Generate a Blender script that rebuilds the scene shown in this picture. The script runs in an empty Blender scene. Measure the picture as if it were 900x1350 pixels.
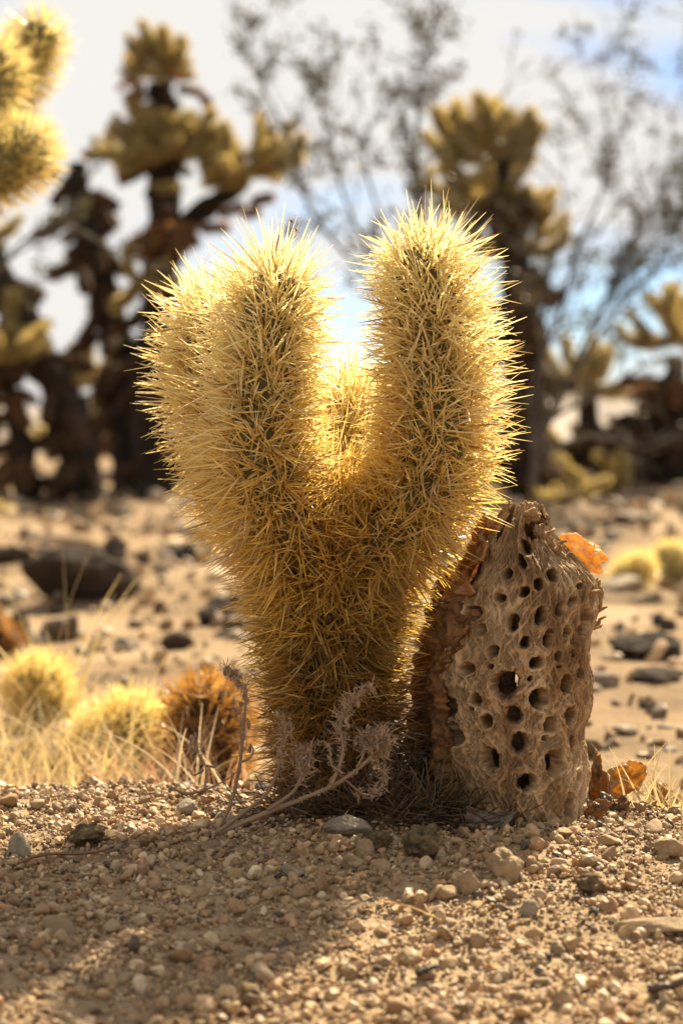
import bpy, math, random
import numpy as np
from mathutils import Vector

random.seed(7)
RNG = np.random.default_rng(11)
S = bpy.context.scene
COL = S.collection

# ------------------------------------------------------------------ camera
FPX = 2640.0                      # focal length in pixels of the 900 x 1350 photograph
CAM = np.array([0.0, -1.10, 0.20])
PITCH = math.atan(75.0 / FPX)
FWD = np.array([0, math.cos(PITCH), -math.sin(PITCH)])
UPV = np.array([0, math.sin(PITCH), math.cos(PITCH)])
cd = bpy.data.cameras.new('camera')
cam = bpy.data.objects.new('camera', cd)
COL.objects.link(cam)
cam.location = CAM
cam.rotation_euler = (math.pi / 2 - PITCH, 0, 0)
cd.sensor_fit = 'VERTICAL'
cd.sensor_height = 36.0
cd.sensor_width = 24.0
cd.lens = 36.0 * FPX / 1350.0
cd.clip_start = 0.02
cd.clip_end = 20000
cd.dof.use_dof = True
cd.dof.focus_distance = 1.10
cd.dof.aperture_fstop = 8.8
S.camera = cam

# ------------------------------------------------------------------ light
SUN_EL, SUN_AZ = math.radians(47), math.radians(26)
SUN_DIR = Vector((math.sin(SUN_AZ) * math.cos(SUN_EL), math.cos(SUN_AZ) * math.cos(SUN_EL), math.sin(SUN_EL)))
W = bpy.data.worlds.new('World')
S.world = W
W.use_nodes = True
nt = W.node_tree
nt.nodes.clear()
out = nt.nodes.new('ShaderNodeOutputWorld')
sky = nt.nodes.new('ShaderNodeTexSky')
sky.sky_type = 'NISHITA'
sky.sun_disc = False
sky.sun_elevation = SUN_EL
sky.sun_rotation = SUN_AZ
sky.air_density = 1.0
sky.dust_density = 0.2
sky.ozone_density = 2.5
sky.altitude = 1800
bg1 = nt.nodes.new('ShaderNodeBackground')
bg1.inputs[1].default_value = 0.05
nt.links.new(sky.outputs[0], bg1.inputs[0])
bg2 = nt.nodes.new('ShaderNodeBackground')          # thin bright cloud
bg2.inputs[0].default_value = (1.0, 0.97, 0.935, 1)
bg2.inputs[1].default_value = 0.325
tc = nt.nodes.new('ShaderNodeTexCoord')
mp = nt.nodes.new('ShaderNodeMapping')
mp.inputs['Location'].default_value = (5.55, 10.8, 0.5)
mp.inputs['Scale'].default_value = (1.0, 1.0, 2.6)
nt.links.new(tc.outputs['Generated'], mp.inputs[0])
nz = nt.nodes.new('ShaderNodeTexNoise')
nz.inputs['Scale'].default_value = 4.2
nz.inputs['Detail'].default_value = 7
nz.inputs['Roughness'].default_value = 0.52
nz.inputs['Distortion'].default_value = 0.5
nt.links.new(mp.outputs[0], nz.inputs['Vector'])
cr = nt.nodes.new('ShaderNodeValToRGB')
cr.color_ramp.elements[0].position = 0.36
cr.color_ramp.elements[1].position = 0.51
cr.color_ramp.elements[0].color = (0, 0, 0, 1)
cr.color_ramp.elements[1].color = (1, 1, 1, 1)
nt.links.new(nz.outputs[0], cr.inputs[0])
mx = nt.nodes.new('ShaderNodeMixShader')
nt.links.new(cr.outputs[0], mx.inputs[0])
nt.links.new(bg1.outputs[0], mx.inputs[1])
nt.links.new(bg2.outputs[0], mx.inputs[2])
nt.links.new(mx.outputs[0], out.inputs[0])

sl = bpy.data.lights.new('sun', 'SUN')
sl.energy = 5.0
sl.angle = math.radians(0.6)
sl.color = (1.0, 0.86, 0.61)
sun = bpy.data.objects.new('sun', sl)
COL.objects.link(sun)
sun.rotation_euler = (-SUN_DIR).to_track_quat('-Z', 'Y').to_euler()
sun.location = (2, 3, 4)

S.view_settings.view_transform = 'Standard'
S.view_settings.look = 'None'
S.view_settings.gamma = 1.0
S.view_settings.exposure = 1.52
S.render.engine = 'CYCLES'
S.cycles.use_denoising = True
S.cycles.max_bounces = 9
S.cycles.diffuse_bounces = 6
S.cycles.glossy_bounces = 3
S.cycles.transmission_bounces = 8
S.cycles.sample_clamp_indirect = 6.0

# ------------------------------------------------------------------ helpers
def P(px, py, d):
    """photo pixel + distance along the optical axis -> world point"""
    return CAM + d * (FWD + np.array([1.0, 0, 0]) * (px - 450) / FPX + UPV * (675 - py) / FPX)

def _hash(ix, iy, iz, seed):
    n = (ix * 374761393 + iy * 668265263 + iz * 2147483647 * 0 + iz * 1274126177 + seed * 974634777) & 0xFFFFFFFF
    n = ((n ^ (n >> 13)) * 1274126177) & 0xFFFFFFFF
    n = ((n ^ (n >> 16)) * 2246822519) & 0xFFFFFFFF
    return ((n ^ (n >> 15)) & 0xFFFFFF) / float(0xFFFFFF)

def vnoise(x, y, z=0.0, seed=0):
    """value noise, -1..1, on arrays"""
    x, y, z = np.broadcast_arrays(np.asarray(x, float), np.asarray(y, float), np.asarray(z, float))
    ix, iy, iz = np.floor(x).astype(np.int64), np.floor(y).astype(np.int64), np.floor(z).astype(np.int64)
    fx, fy, fz = x - ix, y - iy, z - iz
    sx, sy, sz = fx * fx * (3 - 2 * fx), fy * fy * (3 - 2 * fy), fz * fz * (3 - 2 * fz)
    r = 0
    for a in (0, 1):
        wa = sx if a else 1 - sx
        for b in (0, 1):
            wb = sy if b else 1 - sy
            for c in (0, 1):
                wc = sz if c else 1 - sz
                r = r + wa * wb * wc * _hash(ix + a, iy + b, iz + c, seed)
    return r * 2 - 1

def fbm(x, y, z=0.0, oct=4, seed=0, gain=0.5):
    r, a, f = 0, 1.0, 1.0
    for o in range(oct):
        r = r + a * vnoise(np.asarray(x) * f, np.asarray(y) * f, np.asarray(z) * f, seed + o * 17)
        a *= gain
        f *= 2.03
    return r

def sstep(a, b, x):
    t = np.clip((x - a) / (b - a), 0, 1)
    return t * t * (3 - 2 * t)

def height(x, y):
    """ground height in metres: gravel mound in front, sandy flat behind it"""
    x = np.asarray(x, float)
    y = np.asarray(y, float)
    yc = 0.085 - 0.75 * np.clip(x - 0.07, 0, 0.25)                 # crest line
    front = -0.13 * np.clip(-y - 0.02, 0, 0.7)
    back = -0.060 * sstep(0.0, 0.34, y - yc)
    rise = 0.135 * sstep(1.0, 11.0, y) + 0.0 * y
    h = front + back + rise
    near = np.exp(-((x / 1.2) ** 2 + ((y + 0.1) / 1.2) ** 2))
    h = h - 0.006 * np.exp(-((y - 0.1) / 0.2) ** 2) + 0.004 * near * fbm(x * 9, y * 9, 0, 3, 3) + 0.0022 * near * fbm(x * 45, y * 45, 0, 3, 13)
    h = h + 0.06 * sstep(0.5, 3, y) * sstep(40, 6, y) * fbm(x * 1.1, y * 1.1, 0, 3, 5)
    h = h + 0.25 * sstep(30, 300, np.abs(y) + np.abs(x)) * fbm(x * 0.02, y * 0.02, 0, 3, 8)
    return h

def hz(x, y):
    return float(height(np.array([x]), np.array([y]))[0])

def G(px, py):
    """photo pixel -> point where its ray meets the ground"""
    d = np.linspace(0.55, 3.0, 2500)
    d = np.concatenate([d, np.linspace(3.0, 30, 4000)])
    r = FWD + np.array([1.0, 0, 0]) * (px - 450) / FPX + UPV * (675 - py) / FPX
    pts = CAM[None] + d[:, None] * r[None]
    hit = np.where(pts[:, 2] < height(pts[:, 0], pts[:, 1]))[0]
    return pts[hit[0]] if len(hit) else pts[-1]

def unit(v):
    v = np.asarray(v, float)
    return v / (np.linalg.norm(v, axis=-1, keepdims=True) + 1e-12)

class MB:
    """collects geometry; build() links it as one mesh object"""
    def __init__(self):
        self.v, self.t, self.q, self.c, self.n = [], [], [], [], 0
    def add(self, v, tris=None, quads=None, col=None):
        v = np.asarray(v, np.float32).reshape(-1, 3)
        if tris is not None and len(tris):
            self.t.append(np.asarray(tris, np.int64).reshape(-1, 3) + self.n)
        if quads is not None and len(quads):
            self.q.append(np.asarray(quads, np.int64).reshape(-1, 4) + self.n)
        c = np.ones((len(v), 4), np.float32)
        if col is not None:
            c[:, :3] = np.asarray(col, np.float32)
        self.c.append(c)
        self.v.append(v)
        self.n += len(v)
    def mesh(self, name, mat, smooth=True):
        me = bpy.data.meshes.new(name)
        v = np.concatenate(self.v)
        t = np.concatenate(self.t) if self.t else np.zeros((0, 3), np.int64)
        q = np.concatenate(self.q) if self.q else np.zeros((0, 4), np.int64)
        me.vertices.add(len(v))
        me.vertices.foreach_set('co', v.ravel())
        loops = np.concatenate([t.ravel(), q.ravel()]).astype(np.int32)
        me.loops.add(len(loops))
        me.loops.foreach_set('vertex_index', loops)
        npoly = len(t) + len(q)
        me.polygons.add(npoly)
        st = np.concatenate([np.arange(len(t)) * 3, len(t) * 3 + np.arange(len(q)) * 4]).astype(np.int32)
        me.polygons.foreach_set('loop_start', st)
        me.polygons.foreach_set('use_smooth', np.full(npoly, smooth, bool))
        at = me.color_attributes.new('col', 'FLOAT_COLOR', 'POINT')
        at.data.foreach_set('color', np.concatenate(self.c).ravel())
        me.materials.append(mat)
        me.update(calc_edges=True)
        return me
    def build(self, name, mat, parent=None, smooth=True):
        return link(name, self.mesh(name, mat, smooth), parent)

def link(name, me, parent=None):
    o = bpy.data.objects.new(name, me)
    COL.objects.link(o)
    if parent is not None:
        o.parent = parent
    return o

def tag(o, label=None, cat=None, group=None, kind=None):
    if label: o['label'] = label
    if cat: o['category'] = cat
    if group: o['group'] = group
    if kind: o['kind'] = kind
    return o

def empty(name, loc, label, cat, group=None):
    o = bpy.data.objects.new(name, None)
    o.empty_display_size = 0.05
    COL.objects.link(o)
    o.location = tuple(float(a) for a in loc)
    return tag(o, label, cat, group)

def frames(pts):
    pts = np.asarray(pts, float)
    tan = unit(np.gradient(pts, axis=0))
    ref = np.array([0, 1.0, 0]) if abs(tan[0][1]) < 0.9 else np.array([1.0, 0, 0])
    n = unit(ref - tan[0] * np.dot(ref, tan[0]))
    N = []
    for t in tan:
        n = unit(n - t * np.dot(n, t))
        N.append(n)
    N = np.array(N)
    return tan, N, np.cross(tan, N)

def smooth_path(ctrl, n):
    """Catmull-Rom through control rows (any number of columns)"""
    c = np.asarray(ctrl, float)
    c = np.vstack([2 * c[0] - c[1], c, 2 * c[-1] - c[-2]])
    m = len(c) - 3
    t = np.linspace(0, m - 1e-6, n)
    i = t.astype(int)
    f = (t - i)[:, None]
    p0, p1, p2, p3 = c[i], c[i + 1], c[i + 2], c[i + 3]
    return 0.5 * ((2 * p1) + (-p0 + p2) * f + (2 * p0 - 5 * p1 + 4 * p2 - p3) * f ** 2 + (-p0 + 3 * p1 - 3 * p2 + p3) * f ** 3)

def tube(mb, pts, rad, seg=8, col=None, bump=0.0, bf=60.0, seed=0, cap=True):
    pts = np.asarray(pts, float)
    rad = np.broadcast_to(np.asarray(rad, float), (len(pts),))
    T, N, B = frames(pts)
    a = np.linspace(0, 2 * math.pi, seg, endpoint=False)
    dirs = N[:, None, :] * np.cos(a)[None, :, None] + B[:, None, :] * np.sin(a)[None, :, None]
    v = pts[:, None, :] + dirs * rad[:, None, None]
    if bump:
        k = fbm(v[..., 0] * bf, v[..., 1] * bf, v[..., 2] * bf, 3, seed)
        v = v + dirs * (bump * k)[..., None]
    n = len(pts)
    i = np.arange(n - 1)[:, None] * seg
    j = np.arange(seg)[None, :]
    j2 = (j + 1) % seg
    q = np.stack([i + j, i + j2, i + seg + j2, i + seg + j], -1).reshape(-1, 4)
    v = v.reshape(-1, 3)
    tr = []
    if cap:
        v = np.vstack([v, pts[0], pts[-1]])
        b, e = n * seg, n * seg + 1
        for k in range(seg):
            tr.append((b, (k + 1) % seg, k))
            tr.append((e, (n - 1) * seg + k, (n - 1) * seg + (k + 1) % seg))
    c = None
    if col is not None:
        c = np.asarray(col, float)
        if c.ndim == 2:
            c = np.repeat(c, seg, axis=0)
            if cap:
                c = np.vstack([c, c[0], c[-1]])
    mb.add(v, tr, q, c)

def ico(sub):
    p = (1 + 5 ** 0.5) / 2
    v = [(-1, p, 0), (1, p, 0), (-1, -p, 0), (1, -p, 0), (0, -1, p), (0, 1, p), (0, -1, -p), (0, 1, -p), (p, 0, -1), (p, 0, 1), (-p, 0, -1), (-p, 0, 1)]
    f = [(0, 11, 5), (0, 5, 1), (0, 1, 7), (0, 7, 10), (0, 10, 11), (1, 5, 9), (5, 11, 4), (11, 10, 2), (10, 7, 6), (7, 1, 8),
         (3, 9, 4), (3, 4, 2), (3, 2, 6), (3, 6, 8), (3, 8, 9), (4, 9, 5), (2, 4, 11), (6, 2, 10), (8, 6, 7), (9, 8, 1)]
    v = [tuple(unit(a)) for a in v]
    for _ in range(sub):
        cache, nf = {}, []
        def mid(a, b):
            k = (min(a, b), max(a, b))
            if k not in cache:
                cache[k] = len(v)
                v.append(tuple(unit(np.array(v[a]) + np.array(v[b]))))
            return cache[k]
        for a, b, c in f:
            ab, bc, ca = mid(a, b), mid(b, c), mid(c, a)
            nf += [(a, ab, ca), (b, bc, ab), (c, ca, bc), (ab, bc, ca)]
        f = nf
    return np.array(v), np.array(f)

ICO = [ico(i) for i in range(5)]

def stone_shape(sub, rng, planes=9, rough=0.06, power=12.0, rf=2.2, dmin=0.5):
    """a chipped, rounded stone of unit size"""
    v, f = ICO[sub]
    n = unit(rng.normal(size=(planes, 3)))
    d = rng.uniform(dmin, 1.0, planes)
    k = np.clip(v @ n.T, 0, None) / d[None]
    r = 1.0 / (np.sum(k ** power, 1) + 1.0) ** (1.0 / power)
    s = int(rng.integers(1000))
    r = r * (1 + rough * fbm(v[:, 0] * rf + s, v[:, 1] * rf, v[:, 2] * rf, 3, s))
    return v * r[:, None], f

def rotm(rng, n):
    q = unit(rng.normal(size=(n, 4)))
    w, x, y, z = q.T
    return np.stack([np.stack([1 - 2 * (y * y + z * z), 2 * (x * y - z * w), 2 * (x * z + y * w)], -1),
                     np.stack([2 * (x * y + z * w), 1 - 2 * (x * x + z * z), 2 * (y * z - x * w)], -1),
                     np.stack([2 * (x * z - y * w), 2 * (y * z + x * w), 1 - 2 * (x * x + y * y)], -1)], 1)

# ------------------------------------------------------------------ materials
def new_mat(name):
    m = bpy.data.materials.new(name)
    m.use_nodes = True
    t = m.node_tree
    t.nodes.clear()
    o = t.nodes.new('ShaderNodeOutputMaterial')
    return m, t, o

def N_(t, kind, **kw):
    n = t.nodes.new(kind)
    for k, v in kw.items():
        try:
            n.inputs[k].default_value = v
        except Exception:
            setattr(n, k, v)
    return n

def ramp(t, src, stops):
    r = t.nodes.new('ShaderNodeValToRGB')
    e = r.color_ramp.elements
    while len(e) < len(stops):
        e.new(0.5)
    for i, (p, c) in enumerate(stops):
        e[i].position = p
        e[i].color = (*c, 1)
    t.links.new(src, r.inputs[0])
    return r.outputs[0]

def mul(t, a, b, fac=1.0):
    m = t.nodes.new('ShaderNodeMix')
    m.data_type = 'RGBA'
    m.blend_type = 'MULTIPLY'
    m.inputs['Factor'].default_value = fac
    t.links.new(a, m.inputs['A'])
    t.links.new(b, m.inputs['B'])
    return m.outputs['Result']

def mat_thin(name, base=None, transl=0.5, gloss=0.06, rough=0.4, tcol=(1, 1, 1)):
    """thin straw-like matter: diffuse both sides and lets light through; colour from the mesh attribute"""
    m, t, o = new_mat(name)
    if base is None:
        a = N_(t, 'ShaderNodeAttribute')
        a.attribute_name = 'col'
        c = a.outputs['Color']
    else:
        a = N_(t, 'ShaderNodeRGB')
        a.outputs[0].default_value = (*base, 1)
        c = a.outputs[0]
    k = N_(t, 'ShaderNodeRGB')
    k.outputs[0].default_value = (*tcol, 1)
    ct = mul(t, c, k.outputs[0])
    d = N_(t, 'ShaderNodeBsdfDiffuse')
    tr = N_(t, 'ShaderNodeBsdfTranslucent')
    g = N_(t, 'ShaderNodeBsdfGlossy')
    g.inputs['Roughness'].default_value = rough
    g.inputs['Color'].default_value = (1, 0.97, 0.9, 1)
    t.links.new(c, d.inputs[0])
    t.links.new(ct, tr.inputs[0])
    m1 = N_(t, 'ShaderNodeMixShader')
    m1.inputs[0].default_value = transl
    t.links.new(d.outputs[0], m1.inputs[1])
    t.links.new(tr.outputs[0], m1.inputs[2])
    m2 = N_(t, 'ShaderNodeMixShader')
    m2.inputs[0].default_value = gloss
    t.links.new(m1.outputs[0], m2.inputs[1])
    t.links.new(g.outputs[0], m2.inputs[2])
    t.links.new(m2.outputs[0], o.inputs[0])
    return m

def mat_rough(name, stops, scale=20.0, detail=6, rough=0.85, bump=0.3, bscale=None, attr=False, objrand=None, spec=0.3, stretch=None, bdist=0.002):
    """mottled opaque surface with fine relief"""
    m, t, o = new_mat(name)
    b = N_(t, 'ShaderNodeBsdfPrincipled')
    b.inputs['Roughness'].default_value = rough
    b.inputs['Specular IOR Level'].default_value = spec
    tc = N_(t, 'ShaderNodeTexCoord')
    vec = tc.outputs['Object']
    if stretch:
        mp = N_(t, 'ShaderNodeMapping')
        mp.inputs['Scale'].default_value = stretch
        t.links.new(vec, mp.inputs[0])
        vec = mp.outputs[0]
    if objrand:
        oi = N_(t, 'ShaderNodeObjectInfo')
        ad = N_(t, 'ShaderNodeVectorMath')
        ad.operation = 'ADD'
        sc = N_(t, 'ShaderNodeVectorMath')
        sc.operation = 'SCALE'
        sc.inputs['Scale'].default_value = 37.0
        cx = N_(t, 'ShaderNodeCombineXYZ')
        for i in range(3):
            t.links.new(oi.outputs['Random'], cx.inputs[i])
        t.links.new(cx.outputs[0], sc.inputs[0])
        t.links.new(vec, ad.inputs[0])
        t.links.new(sc.outputs[0], ad.inputs[1])
        vec = ad.outputs[0]
    n = N_(t, 'ShaderNodeTexNoise')
    n.inputs['Scale'].default_value = scale
    n.inputs['Detail'].default_value = detail
    n.inputs['Roughness'].default_value = 0.6
    t.links.new(vec, n.inputs['Vector'])
    c = ramp(t, n.outputs[0], stops)
    if attr:
        a = N_(t, 'ShaderNodeAttribute')
        a.attribute_name = 'col'
        c = mul(t, c, a.outputs['Color'])
    if objrand:
        c = mul(t, c, ramp(t, oi.outputs['Random'], objrand))
    t.links.new(c, b.inputs['Base Color'])
    n2 = N_(t, 'ShaderNodeTexNoise')
    n2.inputs['Scale'].default_value = bscale or scale * 3
    n2.inputs['Detail'].default_value = 5
    t.links.new(vec, n2.inputs['Vector'])
    bp = N_(t, 'ShaderNodeBump')
    bp.inputs['Strength'].default_value = bump
    bp.inputs['Distance'].default_value = bdist
    t.links.new(n2.outputs[0], bp.inputs['Height'])
    t.links.new(bp.outputs[0], b.inputs['Normal'])
    t.links.new(b.outputs[0], o.inputs[0])
    return m

M = {}
M['spine'] = mat_thin('straw_spine', transl=0.67, gloss=0.08, rough=0.32, tcol=(1.0, 0.93, 0.64))
M['straw'] = mat_thin('dry_straw', transl=0.45, gloss=0.04)
M['leaf'] = mat_thin('olive_leaf', transl=0.35, gloss=0.05)
M['husk'] = mat_thin('amber_husk', transl=0.66, gloss=0.06, tcol=(1.0, 0.86, 0.55))
M['herb'] = mat_thin('dry_herb', transl=0.3, gloss=0.02)
M['core'] = mat_rough('green_stem_skin', [(0.3, (0.075, 0.064, 0.02)), (0.7, (0.13, 0.108, 0.034))], scale=60, bump=0.2, rough=0.6)
M['old_core'] = mat_rough('old_stem_skin', [(0.3, (0.030, 0.022, 0.009)), (0.7, (0.075, 0.055, 0.022))], scale=60, bump=0.4, rough=0.8)
M['pebble'] = mat_rough('granite_grain', [(0.25, (0.40, 0.35, 0.28)), (0.5, (0.66, 0.61, 0.55)), (0.75, (0.84, 0.80, 0.75))], scale=260, bump=0.35, bscale=700, attr=True, rough=0.6, spec=0.45, bdist=0.0008)
M['pebble_one'] = mat_rough('granite_pebble', [(0.25, (0.37, 0.31, 0.225)), (0.5, (0.64, 0.57, 0.47)), (0.75, (0.84, 0.77, 0.66))], scale=260, bump=0.35, bscale=700, rough=0.72, bdist=0.0008,
                            objrand=[(0.0, (0.50, 0.35, 0.19)), (0.22, (0.56, 0.41, 0.24)), (0.4, (0.36, 0.23, 0.12)), (0.55, (0.64, 0.51, 0.34)), (0.7, (0.46, 0.29, 0.16)), (0.85, (0.27, 0.19, 0.115)), (1.0, (0.70, 0.58, 0.42))])
M['clod'] = mat_rough('crumbly_clod', [(0.3, (0.05, 0.032, 0.015)), (0.55, (0.13, 0.085, 0.04)), (0.75, (0.26, 0.18, 0.09))], scale=190, bump=0.9, bscale=420, rough=0.95, bdist=0.002)
M['tan_stone'] = mat_rough('tan_stone', [(0.3, (0.17, 0.105, 0.052)), (0.6, (0.30, 0.205, 0.11)), (0.8, (0.41, 0.30, 0.175))], scale=90, bump=0.5, bscale=500, rough=0.8)
M['grey_stone'] = mat_rough('grey_stone', [(0.3, (0.15, 0.125, 0.085)), (0.6, (0.27, 0.22, 0.15)), (0.8, (0.36, 0.30, 0.21))], scale=110, bump=0.5, bscale=500, rough=0.85)
M['dark_rock'] = mat_rough('dark_varnished_rock', [(0.3, (0.028, 0.021, 0.016)), (0.6, (0.065, 0.049, 0.036)), (0.85, (0.16, 0.12, 0.08))], scale=16, bump=0.9, bscale=60, rough=0.9, spec=0.08, objrand=[(0, (0.7, 0.7, 0.7)), (1, (1.3, 1.25, 1.2))], bdist=0.01)
M['mid_rock'] = mat_rough('desert_rock', [(0.3, (0.13, 0.10, 0.075)), (0.6, (0.27, 0.215, 0.16)), (0.85, (0.42, 0.35, 0.27))], scale=22, bump=0.6, bscale=80, rough=0.8, objrand=[(0, (0.6, 0.58, 0.56)), (1, (1.35, 1.3, 1.2))], bdist=0.008)
M['wood'] = mat_rough('weathered_wood', [(0.25, (0.075, 0.035, 0.013)), (0.44, (0.21, 0.122, 0.054)), (0.6, (0.37, 0.248, 0.132)), (0.8, (0.54, 0.415, 0.265))], scale=42, detail=8, bump=0.5, bscale=900, attr=True, rough=0.9, stretch=(1, 1, 0.45), bdist=0.0008)
M['bark'] = mat_rough('rotten_bark', [(0.3, (0.05, 0.024, 0.010)), (0.55, (0.16, 0.075, 0.026)), (0.8, (0.34, 0.17, 0.055))], scale=90, bump=0.8, bscale=330, rough=0.9)
M['trunk'] = mat_rough('dark_dead_trunk', [(0.3, (0.009, 0.006, 0.004)), (0.6, (0.025, 0.016, 0.009)), (0.85, (0.07, 0.04, 0.018))], scale=22, bump=0.8, bscale=70, rough=0.95, bdist=0.01)
M['branch'] = mat_rough('grey_branch', [(0.3, (0.055, 0.044, 0.032)), (0.7, (0.13, 0.105, 0.08))], scale=40, bump=0.4, rough=0.9)
M['deadcore'] = mat_rough('dead_stem_skin', [(0.3, (0.020, 0.010, 0.004)), (0.7, (0.07, 0.033, 0.011))], scale=60, bump=0.6, rough=0.9)
M['livecore'] = mat_rough('pale_green_stem', [(0.3, (0.09, 0.085, 0.028)), (0.7, (0.16, 0.145, 0.05))], scale=60, bump=0.3, rough=0.7)

# ground: sand with grit relief
m, t, o = new_mat('desert_sand')
b = N_(t, 'ShaderNodeBsdfPrincipled')
b.inputs['Roughness'].default_value = 0.95
b.inputs['Specular IOR Level'].default_value = 0.15
tcn = N_(t, 'ShaderNodeTexCoord')
n1 = N_(t, 'ShaderNodeTexNoise', Scale=2.6, Detail=8.0, Roughness=0.6)
n2 = N_(t, 'ShaderNodeTexNoise', Scale=95.0, Detail=5.0, Roughness=0.7)
n3 = N_(t, 'ShaderNodeTexVoronoi', Scale=230.0)
for n in (n1, n2, n3):
    t.links.new(tcn.outputs['Object'], n.inputs['Vector'])
c1 = ramp(t, n1.outputs[0], [(0.34, (0.12, 0.08, 0.044)), (0.5, (0.26, 0.18, 0.105)), (0.66, (0.38, 0.28, 0.175))])
c2 = ramp(t, n2.outputs[0], [(0.3, (0.62, 0.58, 0.53)), (0.7, (1.08, 1.05, 1.0))])
t.links.new(mul(t, c1, c2), b.inputs['Base Color'])
bp = N_(t, 'ShaderNodeBump', Strength=0.7, Distance=0.004)
t.links.new(n2.outputs[0], bp.inputs['Height'])
bp2 = N_(t, 'ShaderNodeBump', Strength=0.6, Distance=0.002)
t.links.new(n3.outputs['Distance'], bp2.inputs['Height'])
t.links.new(bp.outputs[0], bp2.inputs['Normal'])
t.links.new(bp2.outputs[0], b.inputs['Normal'])
t.links.new(b.outputs[0], o.inputs[0])
M['sand'] = m
M['hill'] = mat_rough('hill_rock', [(0.3, (0.20, 0.165, 0.14)), (0.7, (0.34, 0.285, 0.24))], scale=0.02, bump=0.4, bscale=0.06, rough=0.95, bdist=8)

# ------------------------------------------------------------------ ground and hills
def graded(lo, hi, c, s, n):
    a, b_ = math.asinh((lo - c) / s), math.asinh((hi - c) / s)
    return c + s * np.sinh(np.linspace(a, b_, n))
gx = graded(-2600, 2600, 0, 0.30, 330)
gy = graded(-60, 3200, -0.1, 0.30, 380)
X, Y = np.meshgrid(gx, gy)
Z = height(X, Y)
nx, ny = len(gx), len(gy)
i = np.arange(ny - 1)[:, None] * nx
j = np.arange(nx - 1)[None]
mb = MB()
mb.add(np.stack([X, Y, Z], -1), None, np.stack([i + j, i + j + 1, i + nx + j + 1, i + nx + j], -1))
ground = tag(mb.build('ground', M['sand']), 'pale sandy desert ground with gravel', None, None, 'structure')

hx = np.linspace(-1600, 1600, 240)
hy = np.linspace(1500, 2500, 40)
X, Y = np.meshgrid(hx, hy)
prof = np.sin(np.clip((Y - 1500) / 1000, 0, 1) * math.pi) ** 0.8
Z = prof * (58 + 34 * fbm(X / 420, Y / 420, 0, 5, 21)) - 6
nx, ny = len(hx), len(hy)
i = np.arange(ny - 1)[:, None] * nx
j = np.arange(nx - 1)[None]
mb = MB()
mb.add(np.stack([X, Y, Z], -1), None, np.stack([i + j, i + j + 1, i + nx + j + 1, i + nx + j], -1))
tag(mb.build('hills', M['hill']), 'low bare desert hills on the horizon', None, None, 'structure')

# ------------------------------------------------------------------ spines
def spine_geo(base, d, L, w, rng, bend=0.06):
    """V-shaped tapering sheaths; returns verts (n,9,3) and quads for one"""
    n = len(base)
    a = unit(np.cross(d, unit(rng.normal(size=(n, 3)))))
    b = np.cross(d, a)
    bn = (rng.normal(size=(n, 1)) * bend) * L[:, None]
    V = np.zeros((n, 9, 3))
    for k, (tt, wk) in enumerate(((0.0, 0.8), (0.5, 1.0), (1.0, 0.16))):
        c = base + d * (L * tt)[:, None] + a * bn * tt * tt
        ww = (w * wk)[:, None]
        V[:, k * 3 + 0] = c - a * ww - b * ww * 0.35
        V[:, k * 3 + 1] = c + b * ww * 0.65
        V[:, k * 3 + 2] = c + a * ww - b * ww * 0.35
    return V
SQ = np.array([(0, 1, 4, 3), (1, 2, 5, 4), (3, 4, 7, 6), (4, 5, 8, 7)])

def add_spines(mb, V, colr):
    n = len(V)
    q = (SQ[None] + (np.arange(n) * 9)[:, None, None]).reshape(-1, 4)
    mb.add(V.reshape(-1, 3), None, q, np.repeat(colr, 9, axis=0))

def limb_path(ctrl, n=60):
    """control rows (px, py, depth, radius px) -> points, radii in metres, closed by a rounded tip"""
    c = []
    for px, py, d, r in ctrl:
        c.append([*P(px, py, d), r * d / FPX])
    s = smooth_path(c, n)
    pts, rad = s[:, :3], s[:, 3]
    T = unit(pts[-1] - pts[-2])
    a = np.linspace(0.15, math.pi / 2 - 0.03, 9)
    pts = np.vstack([pts, pts[-1] + T[None] * (rad[-1] * np.sin(a) * 0.95)[:, None]])
    rad = np.concatenate([rad, rad[-1] * np.cos(a)])
    return pts, rad

def areoles(pts, rad, spacing, rng):
    seg = np.linalg.norm(np.diff(pts, axis=0), axis=1)
    s = np.concatenate([[0], np.cumsum(seg)])
    dr = np.diff(rad)
    A = math.pi * (rad[:-1] + rad[1:]) * np.sqrt(seg ** 2 + dr ** 2)
    cdf = np.concatenate([[0], np.cumsum(A)])
    n = int(cdf[-1] / spacing ** 2)
    u = (np.arange(n) + 0.5) / n * cdf[-1]
    ss = np.interp(u, cdf, s)
    T, N, B = frames(pts)
    ip = lambda arr: np.stack([np.interp(ss, s, arr[:, k]) for k in range(3)], -1)
    c, tt, nn = ip(pts), unit(ip(T)), ip(N)
    nn = unit(nn - tt * np.sum(nn * tt, 1, keepdims=True))
    bb = np.cross(tt, nn)
    r = np.interp(ss, s, rad)
    drds = np.interp(ss, s, np.gradient(rad, s))
    ph = np.arange(n) * 2.399963 + rng.normal(size=n) * 0.15
    radial = nn * np.cos(ph)[:, None] + bb * np.sin(ph)[:, None]
    norm = unit(radial - tt * drds[:, None])
    return c + radial * r[:, None], norm, tt

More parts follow.
